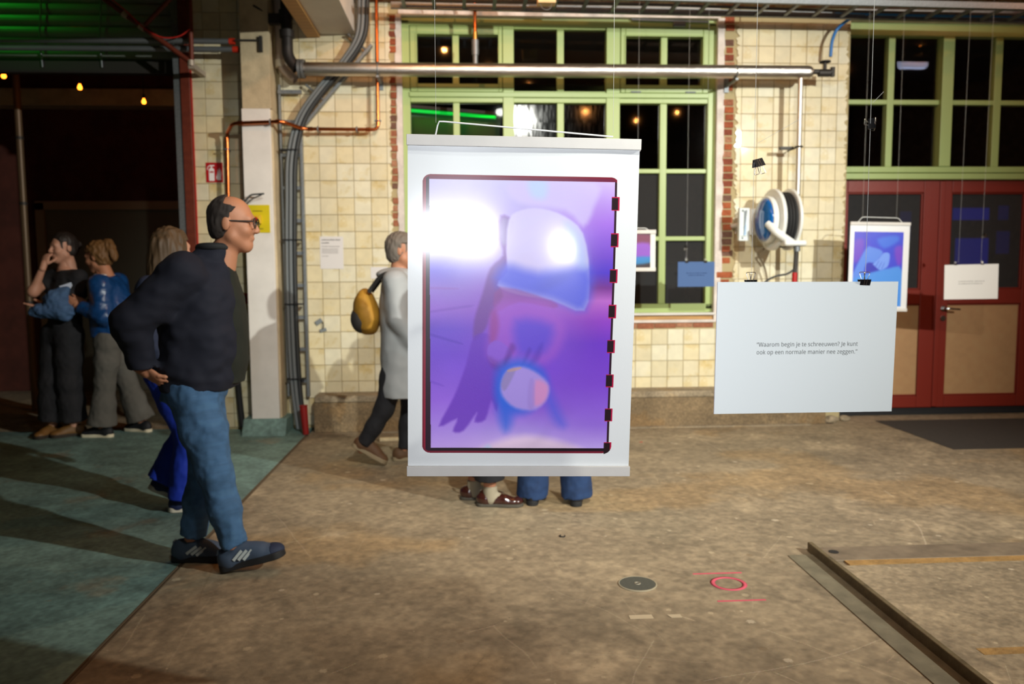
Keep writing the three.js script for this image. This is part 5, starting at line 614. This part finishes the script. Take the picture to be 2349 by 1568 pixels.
// the two standing by the shutter
const talkA = person({ label: 'person in black with a hand at the mouth, a denim jacket over one arm', pos: [-3.50, 0, 0.15], face: -42, seed: 2, skin: mSkinPale, headFace: -38, headPitch: 3,
  j: { head: [0.075, 1.625, 0.02], neck: [0.075, 1.46, 0.0], shoulderR: [-0.055, 1.375, -0.06], shoulderL: [0.205, 1.375, 0.06], elbowR: [-0.135, 1.255, 0.13], elbowL: [0.185, 1.11, 0.02], wristR: [-0.035, 1.475, 0.135], wristL: [-0.01, 1.135, 0.19], hipR: [-0.05, 0.88, -0.03], hipL: [0.10, 0.88, 0.05], kneeR: [-0.08, 0.47, 0.02], kneeL: [0.09, 0.47, 0.07], ankleR: [-0.105, 0.09, 0.00], ankleL: [0.085, 0.09, 0.02] },
  torso: [[0.83, 0.03, 0, 0.165, 0.115], [1.0, 0.05, 0, 0.145, 0.105], [1.22, 0.07, 0, 0.160, 0.115], [1.38, 0.075, 0, 0.150, 0.09], [1.44, 0.075, 0, 0.07, 0.06]],
  trousers: { waist: 1.02, r: [0.112, 0.106, 0.100, 0.104, 0.112], m: mBlackCloth, hem: 0.86 }, handR: { dir: [0.12, 0.75, -0.30], palm: [0.35, -0.1, -0.9], curl: 0.75 }, handL: { dir: [-0.9, 0.05, 0.2], palm: [0, 1, 0], curl: 0.08 },
  top: { name: 'shirt', rows: [[0.90, 0.035, 0, 0.165, 0.122], [1.02, 0.05, 0, 0.160, 0.120], [1.22, 0.07, 0, 0.175, 0.130], [1.37, 0.075, 0, 0.150, 0.100], [1.43, 0.075, -0.01, 0.085, 0.07]], sleeve: [0.066, 0.060, 0.05], short: 0.62, shoulder: 0.062, m: mBlackCloth },
  shoes: { kind: 'sneaker', m: M(0x6d4a1e, 0.6), sole: M(0x2a2118, 0.8) }, footR: -20, footL: -60, hair: { f: HAIR.tied, m: M(0x1d1613, 0.6) } });
{ const d = tag(mesh('denim_jacket', shell(wrinkled(blend([ell([-3.405, 1.185, 0.36], [0.10, 0.085, 0.07]), ell([-3.50, 1.105, 0.36], [0.135, 0.055, 0.07]), ell([-3.36, 1.10, 0.36], [0.10, 0.07, 0.065]), seg([-3.47, 1.20, 0.35], [-3.35, 1.26, 0.33], 0.045, 0.04), seg([-3.60, 1.085, 0.36], [-3.35, 1.05, 0.36], 0.035, 0.04)], 0.03), 0.013, 15, 13, 5), 0.009), denim(0x46658c)), 'crumpled blue denim jacket carried over the forearm of the person in black', 'jacket'); }
const talkB = person({ label: 'person in a shiny blue leather jacket and grey flared jeans reading a leaflet', pos: [-3.06, 0, 0.20], face: -95, seed: 3, skin: mSkin, headFace: -100, headPitch: 12,
  j: { head: [-0.065, 1.545, 0.0], neck: [-0.02, 1.40, 0], shoulderL: [0.015, 1.315, 0.165], shoulderR: [0.015, 1.315, -0.165], elbowL: [0.045, 1.055, 0.215], elbowR: [0.02, 1.055, -0.20], wristL: [-0.175, 1.130, 0.155], wristR: [-0.165, 1.150, 0.05], hipL: [0.025, 0.85, 0.085], hipR: [0.030, 0.85, -0.085], kneeL: [-0.025, 0.47, 0.085], kneeR: [0.075, 0.47, -0.11], ankleL: [-0.080, 0.09, 0.055], ankleR: [0.170, 0.09, -0.16] },
  torso: [[0.80, 0.02, 0, 0.165, 0.125], [0.95, 0.02, 0, 0.150, 0.12], [1.15, 0.015, 0, 0.160, 0.125], [1.31, 0.005, 0, 0.150, 0.095], [1.39, -0.01, 0, 0.07, 0.06]],
  trousers: { waist: 0.92, r: [0.112, 0.100, 0.080, 0.094, 0.122], m: cloth(0x56544f, 0.9), hem: 0.93 }, handL: { dir: [-0.75, 0.35, 0.0], palm: [-0.2, 0.3, -0.9], curl: 0.6 }, handR: { dir: [-0.75, 0.3, 0.2], palm: [0.1, 0.3, 0.9], curl: 0.6 },
  top: { rows: [[0.865, 0.030, 0, 0.190, 0.150], [0.95, 0.030, 0, 0.190, 0.160], [1.14, 0.030, 0, 0.190, 0.165], [1.29, 0.015, 0, 0.175, 0.130], [1.37, -0.005, 0, 0.095, 0.085]], sleeve: [0.086, 0.072, 0.054], m: mLeather, shoulder: 0.075, fold: 0.010, fx: 11, fy: 12 },
  shoes: { kind: 'sneaker', m: M(0x14161b, 0.7), sole: M(0xd9cfb4, 0.6) }, footL: -98, footR: -112, hair: { f: HAIR.bun, m: M(0x6a4a26, 0.65) } });
mesh('shirt_collar', [place(new THREE.TorusGeometry(0.068, 0.017, 10, 26), -0.022, 1.385, 0, Math.PI / 2, 0, 0.3)], mWhite, talkB); mesh('shirt_hem', [shell(cut(prof([[0.835, 0.028, 0, 0.180, 0.142], [0.88, 0.03, 0, 0.183, 0.145]], -95), () => -1), 0.009)], mWhite, talkB);
tag(mesh('leaflet', [place(bx(-0.055, 0.055, -0.08, 0.08, -0.001, 0.001), -3.335, 1.245, 0.275, 0.1, 0.5, 0.35)], M(0xb8c4d8, 0.5)), 'folded pale leaflet held by the person in blue leather', 'leaflet');

// the long-haired walker half behind the man
person({ label: 'long-haired person in bright blue trousers walking half behind the man', pos: [-1.70, 0, 2.45], face: 118, headFace: 150, seed: 4, skin: mSkinPale,
  j: { head: [0.0, 1.535, 0], neck: [-0.01, 1.385, 0.01], shoulderL: [0.08, 1.31, -0.145], shoulderR: [-0.08, 1.31, 0.145], elbowL: [0.08, 1.05, -0.21], elbowR: [-0.09, 1.05, 0.20], wristL: [0.16, 0.83, -0.20], wristR: [0.02, 0.83, 0.20], hipL: [0.045, 0.83, -0.08], hipR: [-0.045, 0.83, 0.08], kneeL: [0.02, 0.46, -0.09], kneeR: [0.075, 0.45, 0.06], ankleL: [-0.125, 0.165, -0.05], ankleR: [0.030, 0.09, 0.05] },
  torso: [[0.78, 0, 0, 0.165, 0.12], [0.95, 0, 0, 0.145, 0.11], [1.15, 0, 0, 0.155, 0.115], [1.31, 0, 0, 0.145, 0.09], [1.38, 0, 0, 0.07, 0.06]],
  trousers: { waist: 0.92, r: [0.110, 0.098, 0.082, 0.088, 0.100], m: cloth(0x0b2fa8, 0.75), hem: 1.02 }, top: { rows: [[0.80, 0, 0, 0.18, 0.14], [0.95, 0, 0, 0.17, 0.135], [1.15, 0, 0, 0.175, 0.14], [1.29, 0, 0, 0.165, 0.11], [1.37, 0, 0, 0.09, 0.08]], sleeve: [0.075, 0.064, 0.05], m: cloth(0x1d2740), shoulder: 0.07 },
  shoes: { kind: 'sneaker', m: M(0x16224a, 0.7), sole: M(0xcfc7b6, 0.6) }, shoeL: [-0.135, 0.075, -0.05], pitchL: 28, footR: 100, footL: 100, hair: { f: HAIR.long, m: M(0x4e3c28, 0.6), h: 0.008 } });

// the walker in the pale coat with a backpack
person({ label: 'short-haired person in a long pale coat walking behind the big poster', pos: [-0.45, 0, 1.40], face: 90, seed: 5, skin: mSkin,
  j: { head: [-0.005, 1.555, 0], neck: [-0.03, 1.405, 0], shoulderR: [-0.045, 1.335, 0.155], shoulderL: [-0.03, 1.335, -0.155], elbowR: [-0.02, 1.07, 0.20], elbowL: [0.02, 1.07, -0.20], wristR: [0.10, 0.87, 0.19], wristL: [0.15, 0.88, -0.19], hipR: [-0.02, 0.85, 0.085], hipL: [0.0, 0.85, -0.085], kneeR: [-0.145, 0.42, 0.09], kneeL: [0.03, 0.46, -0.08], ankleR: [-0.300, 0.165, 0.09], ankleL: [-0.015, 0.09, -0.07] },
  torso: [[0.80, 0, 0, 0.17, 0.125], [0.95, -0.01, 0, 0.155, 0.12], [1.15, -0.02, 0, 0.165, 0.125], [1.33, -0.03, 0, 0.15, 0.10], [1.40, -0.03, 0, 0.07, 0.06]],
  trousers: { waist: 0.95, r: [0.105, 0.090, 0.066, 0.060, 0.056], m: mBlackCloth, hem: 1.0 }, top: { name: 'coat', rows: [[0.505, -0.01, 0, 0.225, 0.165], [0.70, -0.01, 0, 0.215, 0.165], [0.95, -0.01, 0, 0.205, 0.160], [1.16, -0.015, 0, 0.205, 0.160], [1.31, -0.025, 0, 0.185, 0.135], [1.39, -0.035, 0, 0.10, 0.095]], sleeve: [0.082, 0.070, 0.055], m: cloth(0x9fa2a4, 0.6), shoulder: 0.075, fold: 0.007, fx: 7, fy: 6, extra: [ell([-0.12, 1.385, 0], [0.075, 0.035, 0.105]), ell([-0.03, 1.40, 0], [0.095, 0.035, 0.095])] },
  shoes: { kind: 'sneaker', m: M(0x5a3d24, 0.7), sole: M(0x8f7e62, 0.7) }, shoeR: [-0.305, 0.105, 0.09], pitchR: 30, hair: { f: HAIR.short, m: M(0x6b6259, 0.75) } });
{ const t = thing('backpack', 'yellow and grey backpack on the back of the pale coat', 'backpack', [-0.73, 1.12, 1.40]); mesh('bag', shell(wrinkled(blend([ell([0, 0, 0], [0.085, 0.165, 0.13]), ell([0.03, -0.05, 0], [0.08, 0.12, 0.125])], 0.04), 0.008, 9, 9, 2), 0.009), cloth(0xa87a22, 0.7), t); mesh('front_pocket', shell(blend([ell([-0.022, -0.055, 0.0], [0.082, 0.105, 0.120])], 0.02), 0.009), cloth(0x3a3836, 0.7), t); for (const z of [-0.09, 0.09]) mesh('strap', [curve([[0.04, 0.14, z], [0.15, 0.262, z * 1.3], [0.26, 0.262, z * 1.45], [0.345, 0.15, z * 1.3], [0.33, -0.03, z * 1.5]], 0.016, 30, 8)], cloth(0x2b2a29), t); }

// the two standing behind the poster
person({ label: 'person in brown loafers and cropped black trousers hidden behind the big poster', pos: [0.11, 0, 2.48], face: 80, seed: 6, skin: mSkin,
  j: { head: [0.03, 1.52, 0], neck: [0.01, 1.38, 0], shoulderR: [0, 1.31, 0.155], shoulderL: [0, 1.31, -0.155], elbowR: [0.02, 1.05, 0.20], elbowL: [0.02, 1.05, -0.20], wristR: [0.03, 0.83, 0.20], wristL: [0.03, 0.83, -0.20], hipR: [0, 0.83, 0.085], hipL: [0, 0.83, -0.085], kneeR: [0.015, 0.46, 0.075], kneeL: [-0.03, 0.46, -0.08], ankleR: [0.022, 0.09, 0.062], ankleL: [-0.075, 0.09, -0.085] },
  torso: [[0.78, 0, 0, 0.165, 0.12], [0.95, 0, 0, 0.145, 0.11], [1.15, 0, 0, 0.155, 0.115], [1.31, 0, 0, 0.145, 0.09], [1.38, 0, 0, 0.07, 0.06]],
  trousers: { waist: 0.92, r: [0.110, 0.100, 0.090, 0.092, 0.092], m: mBlackCloth, hem: 0.80, fold: 0.004 }, top: { rows: [[0.80, 0, 0, 0.18, 0.14], [1.15, 0, 0, 0.175, 0.14], [1.29, 0, 0, 0.165, 0.11], [1.37, 0, 0, 0.09, 0.08]], sleeve: [0.075, 0.064, 0.05], m: cloth(0x25262b), shoulder: 0.07 },
  shoes: { kind: 'loafer', m: M(0x3a1a14, 0.18, 0, { clearcoat: 0.8, clearcoatRoughness: 0.1 }), sole: M(0x4b463c, 0.7) }, footR: 84, footL: 84, shoeL: [-0.065, 0, -0.085], shoeR: [0.035, 0, 0.062], hair: { f: HAIR.short, m: M(0x2c221b, 0.7) } });
{ const p = scene.children.filter((q) => q.name.startsWith('person')).pop(); for (const [x, z] of [[-0.072, -0.085], [0.023, 0.062]]) mesh('sock', shell(blend([seg([x, 0.045, z], [x, 0.125, z], 0.041, 0.043, 1), ell([x + 0.035, 0.048, z], [0.06, 0.032, 0.034])], 0.02), 0.006), cloth(0x9b917c, 0.9), p); }
person({ label: 'person in wide dark blue jeans hidden behind the big poster', pos: [0.525, 0, 2.49], face: 172, seed: 8, skin: mSkinPale,
  j: { head: [0, 1.56, 0.02], neck: [0, 1.42, 0], shoulderL: [-0.16, 1.35, 0], shoulderR: [0.16, 1.35, 0], elbowL: [-0.19, 1.08, 0], elbowR: [0.21, 1.08, 0], wristL: [-0.18, 0.86, -0.05], wristR: [0.19, 0.86, -0.05], hipL: [-0.09, 0.85, 0], hipR: [0.09, 0.85, 0], kneeL: [-0.115, 0.47, 0.0], kneeR: [0.115, 0.47, 0.02], ankleL: [-0.13, 0.09, -0.01], ankleR: [0.13, 0.09, 0.03] },
  torso: [[0.80, 0, 0, 0.165, 0.12], [0.97, 0, 0, 0.145, 0.11], [1.18, 0, 0, 0.155, 0.115], [1.34, 0, 0, 0.145, 0.09], [1.41, 0, 0, 0.07, 0.06]],
  trousers: { waist: 0.95, r: [0.112, 0.100, 0.088, 0.092, 0.098], m: denim(0x1d3860), hem: 1.14, fold: 0.006 }, top: { rows: [[0.82, 0, 0, 0.18, 0.14], [1.18, 0, 0, 0.175, 0.14], [1.32, 0, 0, 0.165, 0.11], [1.40, 0, 0, 0.09, 0.08]], sleeve: [0.075, 0.064, 0.05], m: cloth(0x3a3a40), shoulder: 0.07 },
  shoes: { kind: 'sneaker', m: mBlack, sole: mBlackRubber }, hair: { f: HAIR.short, m: M(0x3d2d20, 0.7) } });
scene.traverse((o) => { if (o.isMesh) o.castShadow = o.receiveShadow = true; });
scene.updateMatrixWorld(true);
renderer.render(scene, camera);
